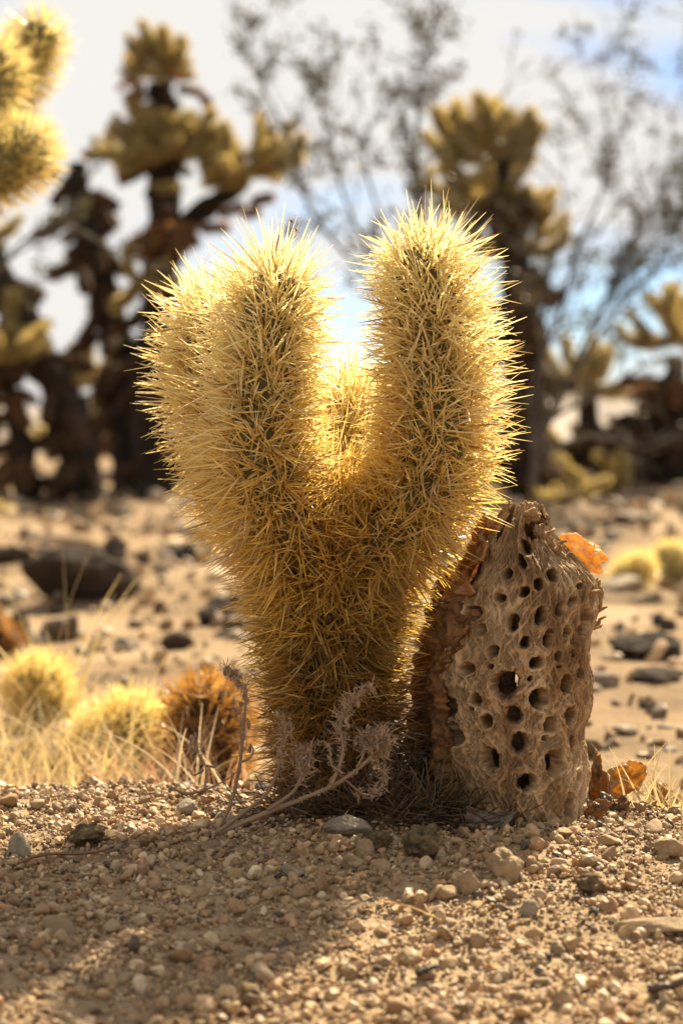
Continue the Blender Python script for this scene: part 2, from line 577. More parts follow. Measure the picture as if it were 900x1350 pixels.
def spine_dirs(pos, nrm, tan, k, rng, spread=0.95, up=0.12):
    n = len(pos)
    pos = np.repeat(pos, k, axis=0) + rng.normal(size=(n * k, 3)) * 0.0016
    nr = np.repeat(nrm, k, axis=0)
    tg = np.repeat(tan, k, axis=0)
    rv = unit(rng.normal(size=(n * k, 3)))
    side = unit(rv - nr * np.sum(rv * nr, 1, keepdims=True))
    ang = np.abs(rng.normal(size=(n * k, 1))) * 0.56 * spread + 0.12
    ang = np.clip(ang, 0, 1.5)
    d = unit(nr * np.cos(ang) + side * np.sin(ang) + tg * up)
    return pos, d

# ------------------------------------------------------------------ the main cholla
limbs = {
    'trunk': [(450, 1092, 1.155, 54), (448, 1010, 1.15, 58), (442, 930, 1.15, 60), (438, 850, 1.15, 63), (436, 780, 1.15, 70), (437, 722, 1.15, 74), (441, 688, 1.15, 62)],
    'arm': [[(425, 742, 1.14, 50), (386, 700, 1.125, 48), (355, 638, 1.115, 46), (346, 560, 1.11, 44), (351, 480, 1.11, 42), (358, 412, 1.11, 39), (362, 386, 1.11, 32)],
            [(448, 742, 1.14, 50), (512, 700, 1.13, 48), (558, 638, 1.125, 46), (573, 560, 1.12, 45), (571, 480, 1.12, 44), (564, 400, 1.12, 41), (558, 354, 1.12, 34)],
            [(402, 722, 1.17, 44), (352, 676, 1.175, 42), (320, 606, 1.18, 41), (292, 520, 1.185, 42), (284, 455, 1.185, 38), (282, 424, 1.185, 31)],
            [(440, 706, 1.17, 56), (447, 664, 1.185, 60), (460, 608, 1.20, 56), (463, 562, 1.205, 46)]]}
paths = [limb_path(limbs['trunk'])] + [limb_path(a) for a in limbs['arm']]

def inside_other(pos, me_i):
    bad = np.zeros(len(pos), bool)
    for k, (p, r) in enumerate(paths):
        if k == me_i:
            continue
        dd = np.linalg.norm(pos[:, None, :] - p[None], axis=2)
        bad |= (dd < r[None] * 0.82).any(1)
    return bad

cholla = empty('cholla_cactus', (P(448, 1085, 1.15)[0], P(448, 1085, 1.15)[1], 0), 'golden spiny cholla cactus with upright arms beside the hollow pitted stump', 'cactus')
bpy.context.view_layer.update()
SH = np.array(cholla.location)

def core_mesh(pts, rad, seed):
    mb = MB()
    T, N, B = frames(pts)
    seg = 48
    a = np.linspace(0, 2 * math.pi, seg, endpoint=False)
    sarc = np.concatenate([[0], np.cumsum(np.linalg.norm(np.diff(pts, axis=0), axis=1))])
    # low tubercles in two spiral families
    ph = a[None, :] * 5 + sarc[:, None] * 420
    ph2 = a[None, :] * 8 - sarc[:, None] * 520
    tub = np.maximum(0, np.cos(ph)) * np.maximum(0, np.cos(ph2))
    rr = rad[:, None] * 0.96 + 0.0030 * tub * np.minimum(1, rad[:, None] / 0.012)
    v = pts[:, None, :] - SH + (N[:, None] * np.cos(a)[None, :, None] + B[:, None] * np.sin(a)[None, :, None]) * rr[..., None]
    n = len(pts)
    i = np.arange(n - 1)[:, None] * seg
    j = np.arange(seg)[None]
    mb.add(v, None, np.stack([i + j, i + (j + 1) % seg, i + seg + (j + 1) % seg, i + seg + j], -1))
    return mb

PALE, GOLD, BROWN = np.array([0.94, 0.85, 0.57]), np.array([0.84, 0.63, 0.19]), np.array([0.36, 0.195, 0.045])
rs = np.random.default_rng(5)
singles = []
for li, (pts, rad) in enumerate(paths):
    part = core_mesh(pts, rad, li).build('trunk' if li == 0 else 'arm', M['core'] if li else M['old_core'], cholla)
    ar, nr, tg = areoles(pts, rad, 0.0070 if li else 0.0064, rs)
    keep = ~inside_other(ar, li) & (ar[:, 2] > 0.0)
    ar, nr, tg = ar[keep], nr[keep], tg[keep]
    pos, d = spine_dirs(ar, nr, tg, 11 if li else 13, rs, spread=1.2 if li else 1.45, up=0.14 if li else 0.02)
    n = len(pos)
    zrel = pos[:, 2]
    L = 0.0165 + 0.022 * rs.random(n) ** 1.35
    old = sstep(0.155, 0.045, zrel + rs.normal(size=n) * 0.03)            # older spines towards the foot
    L *= 1 - 0.22 * old
    if li in (1, 2):                                                     # shorter spines where the arms face each other
        inner = d[:, 0] * (1 if li == 1 else -1)
        L *= 1 - 0.20 * sstep(0.2, 0.6, inner)
    w = rs.uniform(0.00040, 0.00068, n) * (1 - 0.2 * old)
    young = sstep(0.15, 0.25, zrel + rs.normal(size=n) * 0.03)
    c = GOLD[None] * (1 - young[:, None]) + PALE[None] * young[:, None]
    c = c * (1 - old[:, None]) + BROWN[None] * old[:, None]
    c = c * rs.uniform(0.75, 1.08, (n, 1))
    dry = rs.random(n) < 0.06
    c[dry] = np.array([0.42, 0.26, 0.12])
    V = spine_geo(pos - SH, d, L, w, rs)
    # the most exposed, longest ones are picked out singly
    toward = d @ unit(CAM - np.array([0, 0, 0.2]))
    score = L / 0.0275 + 0.9 * toward * (toward > 0) + rs.random(n) * 0.5
    pick = np.argsort(-score)[:(70 if li in (0, 1, 2) else 45)]
    mask = np.ones(n, bool)
    mask[pick] = False
    mb = MB()
    add_spines(mb, V[mask], c[mask])
    tag(mb.build('spines', M['spine'], part, smooth=False), None, None, None, 'stuff')
    for k in pick:
        mb = MB()
        add_spines(mb, V[k:k + 1], c[k:k + 1])
        mb.build('spine', M['spine'], part, smooth=False)

# two tiny dry seeds caught on the spine tips
for px, py in ((384, 292), (390, 303)):
    v, f = stone_shape(1, rs, 5, 0.1)
    mb = MB()
    mb.add(v * np.array([0.0008, 0.0008, 0.0014]) + P(px, py, 1.11) - SH, f, None, (0.4, 0.15, 0.04))
    mb.build('seed', M['pebble'], cholla)

# ------------------------------------------------------------------ dead stump skeleton
SD = 1.125
prof = np.array([(1100, 590, 766), (1080, 592, 767), (1040, 590, 770), (980, 584, 772), (900, 582, 776), (840, 592, 780), (800, 604, 784), (770, 618, 784),
                 (745, 632, 770), (720, 645, 742), (700, 657, 724), (682, 664, 720), (668, 672, 714)], float)
k = SD / FPX
zt = np.array([P(0, y, SD)[2] for y in prof[:, 0]])
cxs = (prof[:, 1] + prof[:, 2]) / 2
rxs = (prof[:, 2] - prof[:, 1]) / 2
CY = P(0, 900, SD)[1]
crop = [(484, 238, 22, 26), (466, 298, 17, 22), (407, 337, 17, 18), (573, 337, 17, 22), (522, 372, 16, 22), (466, 403, 18, 20), (372, 426, 18, 15), (667, 382, 11, 12),
        (640, 440, 14, 20), (599, 468, 15, 24), (680, 427, 7, 8), (523, 492, 18, 34), (421, 520, 20, 34), (284, 484, 20, 24), (306, 550, 15, 22), (555, 578, 18, 32),
        (627, 553, 13, 22), (700, 525, 20, 50), (466, 590, 17, 21), (346, 627, 22, 22), (591, 646, 13, 18), (650, 638, 8, 16), (507, 667, 24, 21), (258, 697, 22, 20),
        (395, 748, 52, 50), (679, 716, 10, 16), (486, 726, 10, 10), (621, 751, 21, 36), (298, 808, 18, 20), (525, 805, 33, 38), (428, 862, 30, 30), (636, 875, 18, 34),
        (332, 890, 18, 26), (557, 904, 21, 28), (542, 951, 13, 12), (218, 952, 26, 40), (451, 973, 32, 40), (643, 982, 14, 30), (340, 1035, 32, 46), (575, 1048, 30, 44),
        (478, 1122, 34, 32), (670, 1130, 20, 34), (635, 1215, 26, 48), (205, 850, 24, 40), (340, 685, 12, 10), (285, 846, 9, 8), (592, 684, 7, 5)]
holes = []                                                        # (angle, z, r_angle_m, r_z)
for cx_, cy_, ra, rb in crop:
    px, py = 520 + cx_ / 2.873, 640 + cy_ / 2.873
    z = P(0, py, SD - 0.03)[2]
    cx = np.interp(-py, -prof[:, 0], cxs)
    rx = np.interp(-py, -prof[:, 0], rxs)
    s_ = np.clip((px - cx) / rx, -0.97, 0.97)
    ph = math.asin(s_)
    holes.append((ph, z, ra / 2.873 * k / max(0.35, math.cos(ph)), rb / 2.873 * k))
rh = np.random.default_rng(3)
for _ in range(4):
    holes.append((math.pi + rh.uniform(-1.35, 1.35), rh.uniform(0.0, 0.125), rh.uniform(0.003, 0.006), rh.uniform(0.004, 0.009)))
ph = np.concatenate([np.linspace(-1.75, 1.75, 360), np.linspace(1.75, 2 * math.pi - 1.75, 92)[1:-1]])
zg = np.linspace(zt[0] - 0.012, zt[-1], 430)
PH, ZG = np.meshgrid(ph, zg)
cxz = np.interp(ZG, zt, (cxs - 450) * k)
rz = np.interp(ZG, zt, rxs * k)
ker = np.ones(13) / 13
def sm(a):
    b_ = np.pad(a[:, 0], 6, mode='edge')
    return np.repeat(np.convolve(b_, ker, 'valid')[:, None], a.shape[1], 1)
cxz, rz = sm(cxz), sm(rz)
U = PH * 0.037
near = np.full(PH.shape, 9.0)
psi = U.copy()
for (hp, hzz, ra, rb) in holes:
    du = (PH - hp + math.pi) % (2 * math.pi) - math.pi
    du = du * rz
    dz = ZG - hzz
    wob = 1 + 0.16 * vnoise(du * 500 + hp * 50, dz * 500, 0, 4)
    q = np.sqrt((du / ra) ** 2 + (dz / rb) ** 2) * wob
    near = np.minimum(near, q)
    psi = psi - du * np.clip(1.0 / np.maximum(q, 0.8) ** 2, 0, 1.2)
fib = vnoise(psi * 900, ZG * 95, 0, 1) * 0.6 + vnoise(psi * 1700 + ZG * 500, ZG * 160, 0, 2) * 0.4
fib2 = (1 - np.abs(vnoise(psi * 820 + ZG * 330, ZG * 90, 0, 6))) ** 3
fib3 = (1 - np.abs(vnoise(psi * 760 - ZG * 360, ZG * 90, 0, 9))) ** 3
lat = np.maximum(fib2, fib3)
disp = 0.0009 * fib + 0.0015 * (lat - 0.5) + 0.0030 * fbm(U * 45, ZG * 45, 0, 3, 12)
rim = 0.0012 * np.exp(-((near - 1.25) / 0.25) ** 2)
pit = -0.010 * sstep(1.07, 0.95, near) - 0.0016 * sstep(1.5, 1.0, near)
disp = disp + rim + pit
flare = 0.006 * sstep(zt[0] + 0.03, zt[0] - 0.005, ZG) * (0.4 + 0.6 * np.sin(PH * 5 + 1) ** 2)
topj = 0.004 * fbm(PH * 3, 0 * PH, 0, 3, 31) * sstep(zt[-1] - 0.05, zt[-1], ZG)
R = np.maximum(rz + disp + flare, 0.002)
VX = cxz + R * np.sin(PH)
VY = CY - R * np.cos(PH) * 0.95
VZ = ZG + topj
ny, nx = PH.shape
i = np.arange(ny - 1)[:, None] * nx
j = np.arange(nx)[None]
Q = np.stack([i + j, i + (j + 1) % nx, i + nx + (j + 1) % nx, i + nx + j], -1)
opened = near < 0.955                                             # the holes go right through
jagged = ZG > zt[-1] - 0.004 + 0.010 * fbm(PH * 3.5, ZG * 0, 0, 3, 44)
dead = opened | jagged
drop = dead[:-1] & dead[1:] & np.roll(dead, -1, 1)[:-1] & np.roll(dead, -1, 1)[1:]
tone = 0.60 + 0.85 * (lat ** 1.5)[..., None] * np.ones(3) + 0.22 * fbm(U * 30, ZG * 22, 0, 3, 70)[..., None] * np.array([0.6, 0.8, 1.0])
tone = np.clip(tone, 0.35, 1.5)
stump = empty('dead_cactus_stump', (P(683, 1085, SD)[0], CY, 0), 'pale grey brown hollow dead cactus stump riddled with round holes', 'stump')
SS = np.array(stump.location)
mb = MB()
mb.add(np.stack([VX, VY, VZ], -1) - SS, None, Q[~drop], tone.reshape(-1, 3))
mb.build('skeleton', M['wood'], stump)
def sheet(mb, c, e1, e2, nrm, n1, n2, amp, freq, seed, thick, edge=0.25, col=None, curl=0.0):
    """crumpled irregular plate with thickness; e1, e2 half-size vectors"""
    e1, e2, nrm = np.asarray(e1, float), np.asarray(e2, float), unit(nrm)
    a, b_ = np.meshgrid(np.linspace(-1, 1, n1), np.linspace(-1, 1, n2))
    an = np.arctan2(b_, a)
    # square -> rounded, irregular outline
    rr = np.maximum(np.abs(a), np.abs(b_))
    nn = np.sqrt(a * a + b_ * b_) + 1e-9
    k_ = rr / nn
    out_ = 1 + edge * fbm(np.cos(an) * 1.6 + seed, np.sin(an) * 1.6, 0, 4, seed)
    A, Bv = a * (0.45 + 0.55 * k_) * out_, b_ * (0.45 + 0.55 * k_) * out_
    h = amp * fbm(A * freq + seed, Bv * freq, 0, 4, seed + 3) + curl * (A ** 2)
    mid = np.asarray(c)[None, None] + A[..., None] * e1 + Bv[..., None] * e2 + h[..., None] * nrm
    th = thick * (1 - 0.8 * rr ** 4)[..., None]
    top, bot = mid + nrm * th / 2, mid - nrm * th / 2
    i_ = np.arange(n2 - 1)[:, None] * n1
    j_ = np.arange(n1 - 1)[None]
    q = np.stack([i_ + j_, i_ + j_ + 1, i_ + n1 + j_ + 1, i_ + n1 + j_], -1).reshape(-1, 4)
    N0 = n1 * n2
    bd = np.concatenate([np.arange(n1 - 1), np.arange(n2 - 1) * n1 + n1 - 1, (n2 - 1) * n1 + np.arange(n1 - 1, 0, -1), np.arange(n2 - 1, 0, -1) * n1])
    nb = np.roll(bd, -1)
    side = np.stack([nb, bd, bd + N0, nb + N0], -1)
    mb.add(np.concatenate([top.reshape(-1, 3), bot.reshape(-1, 3)]), None, np.vstack([q, q[:, ::-1] + N0, side]), col)

px2m = SD / FPX
# brown rotten bark still clinging on the cactus side
for kx, (a0, a1, z0, z1, off, sd, mm) in enumerate([(-2.3, -1.02, 1088, 800, 0.0045, 3, 'bark'), (-2.5, -1.25, 830, 690, 0.0065, 8, 'bark')]):
    A, Zp = np.meshgrid(np.linspace(a0, a1, 60), np.linspace(z0, z1, 120))
    zz = np.array([P(0, y, SD)[2] for y in Zp[:, 0]])[:, None] + 0 * A
    rr = np.interp(zz, zt, rxs * k) + off + (0.014 * sstep(1000, 760, Zp) if kx == 0 else 0.010) * sstep(a1, a0, A)
    cc = np.interp(zz, zt, (cxs - 450) * k)
    rr = rr + 0.0035 * fbm(A * 6, zz * 130, 0, 4, sd) + 0.001 * vnoise(A * 40, zz * 700, 0, sd)
    e = 0.22 * fbm(zz * 90, 0 * A, 0, 4, sd + 5)
    A = A + e * sstep(a0, a1, A) + 0.10 * fbm(zz * 160, 0 * A + 4, 0, 3, sd + 7) * sstep(a1, a0, A)
    zz = zz + 0.006 * fbm(A * 5, 0 * A, 0, 3, sd + 9) * (sstep(z1 + 60, z1, Zp) )
    outer = np.stack([cc + rr * np.sin(A), CY - rr * np.cos(A) * 0.95, zz], -1)
    inner = np.stack([cc + (rr - 0.0028) * np.sin(A), CY - (rr - 0.0028) * np.cos(A) * 0.95, zz], -1)
    n2_, n1_ = A.shape
    i_ = np.arange(n2_ - 1)[:, None] * n1_
    j_ = np.arange(n1_ - 1)[None]
    q = np.stack([i_ + j_, i_ + j_ + 1, i_ + n1_ + j_ + 1, i_ + n1_ + j_], -1).reshape(-1, 4)
    N0 = n1_ * n2_
    bd = np.concatenate([np.arange(n1_ - 1), np.arange(n2_ - 1) * n1_ + n1_ - 1, (n2_ - 1) * n1_ + np.arange(n1_ - 1, 0, -1), np.arange(n2_ - 1, 0, -1) * n1_])
    nb = np.roll(bd, -1)
    mb = MB()
    mb.add(np.concatenate([outer.reshape(-1, 3), inner.reshape(-1, 3)]) - SS, None, np.vstack([q, q[:, ::-1] + N0, np.stack([nb, bd, bd + N0, nb + N0], -1)]), (0.5, 0.26, 0.09))
    tag(mb.build('bark', M['bark'] if kx == 0 else M['husk'], stump), 'dark rotten brown bark' if kx == 0 else 'orange brown bark flake')
mb = MB()
pr = smooth_path([P(578, 1095, 1.165), P(574, 1000, 1.17), P(580, 900, 1.175), P(596, 800, 1.175), P(622, 735, 1.17)], 60) - SS
tube(mb, pr, np.interp(np.linspace(0, 1, 60), [0, 0.5, 0.85, 1], [0.019, 0.0165, 0.012, 0.006]), 40, None, bump=0.0042, bf=110, seed=61)
tag(mb.build('rotten_core', M['bark'], stump), 'dark rotten brown core showing between stump and cactus')
# translucent amber bark chunk on the top rim
v, f = ICO[4]
kr = 1 + 0.26 * fbm(v[:, 0] * 1.3, v[:, 1] * 1.3, v[:, 2] * 1.3, 2, 41) + 0.34 * np.abs(vnoise(v[:, 0] * 2.6, v[:, 1] * 2.6, v[:, 2] * 2.6, 43)) + 0.12 * vnoise(v[:, 0] * 5, v[:, 1] * 5, v[:, 2] * 5, 44) + 0.05 * vnoise(v[:, 0] * 11, v[:, 1] * 11, v[:, 2] * 11, 47)
v = v * kr[:, None] * np.array([31 * px2m, 0.009, 22 * px2m])
ca, sa = math.cos(-0.42), math.sin(-0.42)
v = np.stack([v[:, 0] * ca - v[:, 2] * sa, v[:, 1], v[:, 0] * sa + v[:, 2] * ca], -1)
mb = MB()
mott = 0.62 + 0.38 * fbm(v[:, 0] * 420, v[:, 1] * 420, v[:, 2] * 420, 3, 52)
mb.add(v + P(762, 730, SD + 0.001) - SS, f, None, np.array([(0.98, 0.79, 0.28)]) * np.clip(mott, 0.35, 1.0)[:, None] ** np.array([(0.5, 0.9, 1.4)]))
tag(mb.build('bark_chunk', M['husk'], stump), 'glowing amber bark chunk on the top rim')
# splintered fibre ends along the broken rim and the right edge
for kx in range(26):
    tt = rs.random()
    px, py = (np.interp(tt, [0, 0.3, 0.7, 1.0], [700, 722, 782, 788]), np.interp(tt, [0, 0.3, 0.7, 1.0], [672, 700, 768, 830]))
    p0 = P(px - 6, py + 8, SD - 0.012 + rs.uniform(-0.012, 0.012))
    ln = rs.uniform(0.004, 0.011)
    dr = unit([rs.uniform(0.0, 0.9), rs.uniform(-0.4, 0.4), rs.uniform(0.2, 1.0)])
    pp = np.array([p0 + dr * ln * a + rs.normal(size=3) * 0.0006 for a in np.linspace(0, 1, 5)]) - SS
    mb = MB()
    tube(mb, pp, np.linspace(0.0018, 0.0005, 5) * rs.uniform(0.6, 1.3), 6, (0.95, 0.85, 0.7), bump=0.0004, bf=900)
    mb.build('splinter', M['wood'], stump)
for kx, (px, py, w_, h_, sd) in enumerate([(693, 678, 15, 18, 2), (712, 700, 10, 10, 6), (783, 780, 11, 22, 9)]):
    v, f = stone_shape(4, np.random.default_rng(sd), 8, 0.16, 8, 2.8)
    dsp = 1 + 0.22 * fbm(v[:, 0] * 5, v[:, 1] * 5, v[:, 2] * 1.6, 4, sd)
    mb = MB()
    mb.add(v * dsp[:, None] * np.array([w_ * px2m, w_ * px2m, h_ * px2m]) + P(px, py, SD - 0.006) - SS, f, None, (0.95, 0.9, 0.8))
    mb.build('broken_knob', M['wood'], stump)

# ------------------------------------------------------------------ named stones lying on the gravel
def rock(name, c, size, mat, label, cat='stone', group=None, seed=0, sub=4, planes=10, rough=0.1, power=10, rotz=0.0, sink=0.3, parent=None, dmin=0.45):
    rg = np.random.default_rng(seed)
    v, f = stone_shape(sub, rg, planes, rough, power, dmin=dmin)
    v = v * np.array(size)
    ca, sa = math.cos(rotz), math.sin(rotz)
    v = v @ np.array([[ca, sa, 0], [-sa, ca, 0], [0, 0, 1]])
    mb = MB()
    mb.add(v, f)
    o_ = mb.build(name, mat)
    o_.location = (float(c[0]), float(c[1]), float(c[2] + size[2] * (1 - 2 * sink) * 0.9))
    return tag(o_, label, cat, group)

def fg_stone(px, py, wpx, hpx, mat, label, seed, depth=0.8, **kw):
    """px, py: foot of the stone in the photo"""
    g = G(px, py)
    kk = (g[1] + 1.10) / FPX
    g[2] = hz(g[0], g[1])
    return rock(kw.pop('name', 'stone'), g, (wpx * kk / 2, wpx * kk / 2 * depth, hpx * kk / 2 * 1.25), mat, label, seed=seed, sink=0.2, **kw)

fg_stone(458, 1102, 62, 30, M['grey_stone'], 'flat olive grey stone at the shaded foot of the cactus', 2, rough=0.08)
fg_stone(556, 1130, 60, 42, M['clod'], 'dark crumbly earth clod between cactus shade and sunlit gravel', 3, name='earth_clod', rough=0.3, planes=5, cat='clod')
fg_stone(499, 1120, 32, 34, M['clod'], 'small dark earth clod behind the round cream pebble', 4, name='earth_clod', rough=0.3, planes=5, cat='clod')
fg_stone(664, 1162, 54, 42, M['tan_stone'], 'knobbly tan stone with a dark top on the sunlit gravel', 5, rough=0.25, planes=6)
fg_stone(481, 1131, 25, 27, M['tan_stone'], 'round cream pebble beside the dark earth clods', 6, rough=0.04, planes=4)
fg_stone(467, 1147, 38, 24, M['tan_stone'], 'blunt pinkish stone under the round cream pebble', 17)
fg_stone(501, 1150, 34, 24, M['tan_stone'], 'angular tan stone next to the blunt pinkish stone', 8)
fg_stone(868, 1232, 118, 24, M['tan_stone'], 'long flat pale slab half sunk in the gravel', 9, depth=0.35, planes=16, power=30, rotz=-0.12, rough=0.03)
fg_stone(355, 1174, 32, 19, M['tan_stone'], 'pale oval pebble in the shaded gravel below the herb', 10, rough=0.03)
fg_stone(386, 1157, 40, 20, M['grey_stone'], 'flat grey brown pebble beside the pale oval pebble', 11, rough=0.04)
fg_stone(780, 1178, 52, 28, M['clod'], 'low dark gritty earth clod on sunlit gravel before the stump', 12, name='earth_clod', rough=0.3, planes=5, cat='clod')
fg_stone(29, 1130, 36, 36, M['grey_stone'], 'upright brown block of stone near the curved dry twig', 13, planes=7, power=24)
fg_stone(110, 1110, 52, 26, M['clod'], 'brown gritty earth clod on the mound rim near the twig', 14, name='earth_clod', rough=0.3, planes=5, cat='clod')
fg_stone(618, 1178, 32, 34, M['tan_stone'], 'tilted cream block stone beside the knobbly tan stone', 15, planes=7, power=24)
fg_stone(590, 1186, 30, 22, M['tan_stone'], 'rounded cream pebble touching the tilted cream block', 16, rough=0.03)
fg_stone(742, 1328, 32, 30, M['tan_stone'], 'pointed peach coloured stone in the front gravel', 18, planes=6)
fg_stone(700, 1205, 34, 20, M['grey_stone'], 'small olive stone on the sunlit gravel before the slab', 21, rough=0.06)
fg_stone(244, 1075, 34, 26, M['grey_stone'], 'dull grey stone beside the dry herb stems', 22, rough=0.06)
fg_stone(880, 1128, 44, 28, M['tan_stone'], 'pale stone lying below the orange husks', 23)

# ------------------------------------------------------------------ gravel
PCOL = np.array([(0.50, 0.35, 0.19), (0.56, 0.41, 0.24), (0.40, 0.26, 0.135), (0.64, 0.51, 0.34), (0.48, 0.31, 0.17), (0.32, 0.23, 0.14), (0.72, 0.61, 0.45), (0.18, 0.125, 0.075), (0.52, 0.31, 0.17), (0.11, 0.085, 0.06)])
PCOL = PCOL * np.array([0.98, 0.93, 0.83])
PW = np.array([20, 18, 14, 12, 12, 9, 6, 4, 4, 1.5])
PW = PW / PW.sum()
rp = np.random.default_rng(77)

def scatter(mb, pos, size, sub, nvar, flat=(0.55, 0.95), sink=0.25, dark=0.0):
    var = [stone_shape(sub, rp, 8, 0.10, 30 if sub else 6, dmin=0.36) for _ in range(nvar)]
    which = rp.integers(0, nvar, len(pos))
    for q in range(nvar):
        m_ = which == q
        n = int(m_.sum())
        if not n:
            continue
        v, f = var[q]
        Rm = rotm(rp, n)
        ax = np.stack([rp.uniform(0.7, 1.15, n), rp.uniform(0.6, 1.0, n), rp.uniform(*flat, n)], -1)
        vv = v[None] * ax[:, None] * size[m_][:, None, None]
        vv = np.einsum('nij,nvj->nvi', Rm, vv)
        zc = -vv[..., 2].min(1) * (1 - sink * 2)
        cc = pos[m_].copy()
        cc[:, 2] += zc
        vv = vv + cc[:, None]
        col = PCOL[rp.choice(len(PCOL), n, p=PW)] * rp.uniform(0.62, 1.32, (n, 1))
        dk = rp.random(n) < dark
        col[dk] *= np.array([0.36, 0.36, 0.38])
        ff = (f[None] + (np.arange(n) * len(v))[:, None, None]).reshape(-1, 3)
        mb.add(vv.reshape(-1, 3), ff, None, np.repeat(col, len(v), axis=0))

def field(n, xr, yr, zjit=0.0):
    x = rp.uniform(*xr, n)
    y = rp.uniform(*yr, n)
    z = height(x, y)
    return np.stack([x, y, z], -1)

mb = MB()
# stones of the mound: dense where the photo looks, thinner to the sides
p = field(12500, (-0.26, 0.26), (-0.46, 0.15))
scatter(mb, p, np.exp(rp.normal(math.log(0.0019), 0.46, len(p))).clip(0.0010, 0.0060), 1, 20)
p = field(1800, (-0.8, 0.8), (-0.6, 0.3))
scatter(mb, p, rp.uniform(0.002, 0.005, len(p)), 1, 8)
p = field(40000, (-0.26, 0.26), (-0.46, 0.15))
scatter(mb, p, rp.uniform(0.0008, 0.0018, len(p)), 0, 8)
gravel = tag(mb.build('gravel', M['pebble'], smooth=False), 'fine tan and cream gravel covering the mound', None, None, 'stuff')
# stones strewn over the flat behind
mb = MB()
yy = 0.25 + 9.0 * rp.random(4800) ** 1.6
xx = (rp.random(4800) * 2 - 1) * (0.3 + 0.24 * (yy + 1.1))
p = np.stack([xx, yy, height(xx, yy)], -1)
scatter(mb, p, np.minimum(np.exp(rp.normal(math.log(0.0075), 0.6, len(p))) * (0.6 + 0.26 * yy), np.minimum(0.007 + 0.02 * yy, 0.045)), 1, 10, flat=(0.25, 0.6), dark=0.30)
tag(mb.build('scattered_gravel', M['pebble'], smooth=False), 'loose gravel strewn over the sandy flat', None, None, 'stuff')

# the largest pebbles, one by one
pv = []
for q in range(14):
    v, f = stone_shape(2, rp, 9, 0.10, 34, dmin=0.38)
    b_ = MB()
    b_.add(v * np.array([rp.uniform(0.85, 1.2), rp.uniform(0.7, 1.0), rp.uniform(0.5, 0.8)]), f)
    pv.append(b_.mesh('pebble', M['pebble_one']))
placed = []
cnt = 0
while cnt < 300:
    y_ = rp.uniform(-0.40, 0.09)
    hw = (y_ + 1.1) * 455 / FPX
    x_ = rp.uniform(-hw, hw)
    s_ = float(np.exp(rp.normal(math.log(0.0036), 0.34)))
    if any((x_ - a) ** 2 + (y_ - b_) ** 2 < (s_ + c) ** 2 * 0.8 for a, b_, c in placed):
        continue
    placed.append((x_, y_, s_))
    o_ = link('pebble', pv[cnt % 14], ground)
    o_.scale = (s_, s_, s_)
    o_.rotation_euler = (rp.uniform(-0.5, 0.5), rp.uniform(-0.5, 0.5), rp.uniform(0, 6.28))
    o_.location = (x_, y_, hz(x_, y_) + s_ * 0.32)
    cnt += 1

# ------------------------------------------------------------------ litter, twigs
def twig(px_pts, depth_off, r, label, col, name='twig', seed=1, cat='twig', lift=0.0):
    pts = []
    for a in px_pts:
        g = G(a[0], a[1])
        g[2] = hz(g[0], g[1]) + r * 1.2 + lift + (a[2] if len(a) > 2 else 0)
        pts.append(g)
    pts = smooth_path(pts, 40)
    o_ = np.array([pts[0][0], pts[0][1], pts[0][2]])
    mb = MB()
    tube(mb, pts - o_, np.linspace(r, r * 0.6, 40), 8, col, bump=r * 0.25, bf=400)
    ob = mb.build(name, M['straw'])
    ob.location = tuple(o_)
    return tag(ob, label, cat)
twig([(25, 1146, 0.002), (60, 1140, 0.004), (105, 1136, 0.003), (140, 1133, 0.004), (168, 1117, 0.003)], 0, 0.0010, 'thin curved reddish brown dry twig lying on gravel', (0.26, 0.13, 0.06))
twig([(500, 1198, 0.003), (540, 1208, 0.004), (582, 1224, 0.003)], 0, 0.00045, 'thin straw lying where shade meets sunlit gravel', (0.75, 0.55, 0.25))
twig([(548, 1296, 0.002), (562, 1294, 0.003), (578, 1288, 0.003)], 0, 0.0016, 'short black twig end on the front gravel', (0.05, 0.035, 0.025))
twig([(852, 1320, 0.003), (880, 1318, 0.003), (905, 1312, 0.004)], 0, 0.0022, 'thick dark twig poking in front of the pale slab', (0.10, 0.06, 0.035))

def fibre_mass(name, label, centres, n, ln, r, cols, mat, seed, flat=0.35):
    rg = np.random.default_rng(seed)
    mb = MB()
    for q in range(n):
        c = np.array(centres[rg.integers(len(centres))])
        p0 = c[:3] + rg.normal(size=3) * np.array([c[3], c[3] * 0.6, c[3] * 0.3])
        p0[2] = max(p0[2], hz(p0[0], p0[1]) + 0.0008)
        d = unit(rg.normal(size=3) * np.array([1, 1, flat]) + np.array([0, 0, 0.12]))
        L = rg.uniform(0.5, 1.2) * ln
        bend = rg.normal(size=3) * 0.25 * L
        pts = np.array([p0 + d * L * a + bend * a * a for a in np.linspace(0, 1, 4)])
        pts[:, 2] = np.maximum(pts[:, 2], height(pts[:, 0], pts[:, 1]) + 0.0005)
        tube(mb, pts, r * rg.uniform(0.6, 1.2), 3, np.array(cols[rg.integers(len(cols))]) * rg.uniform(0.7, 1.1), cap=False)
    return tag(mb.build(name, mat, smooth=False), label, None, None, 'stuff')
base = [(*P(x, y, d), s) for x, y, d, s in [(520, 1050, 1.12, 0.016), (555, 1065, 1.11, 0.014), (480, 1062, 1.10, 0.016), (560, 1020, 1.14, 0.012), (530, 1078, 1.09, 0.012), (400, 1070, 1.11, 0.016), (580, 1080, 1.1, 0.01)]]
fibre_mass('spine_litter', 'tangle of dropped dead spines round the cactus foot', base, 2600, 0.022, 0.00028, [(0.13, 0.07, 0.028), (0.22, 0.125, 0.05), (0.07, 0.04, 0.016)], M['straw'], 4, 0.6)

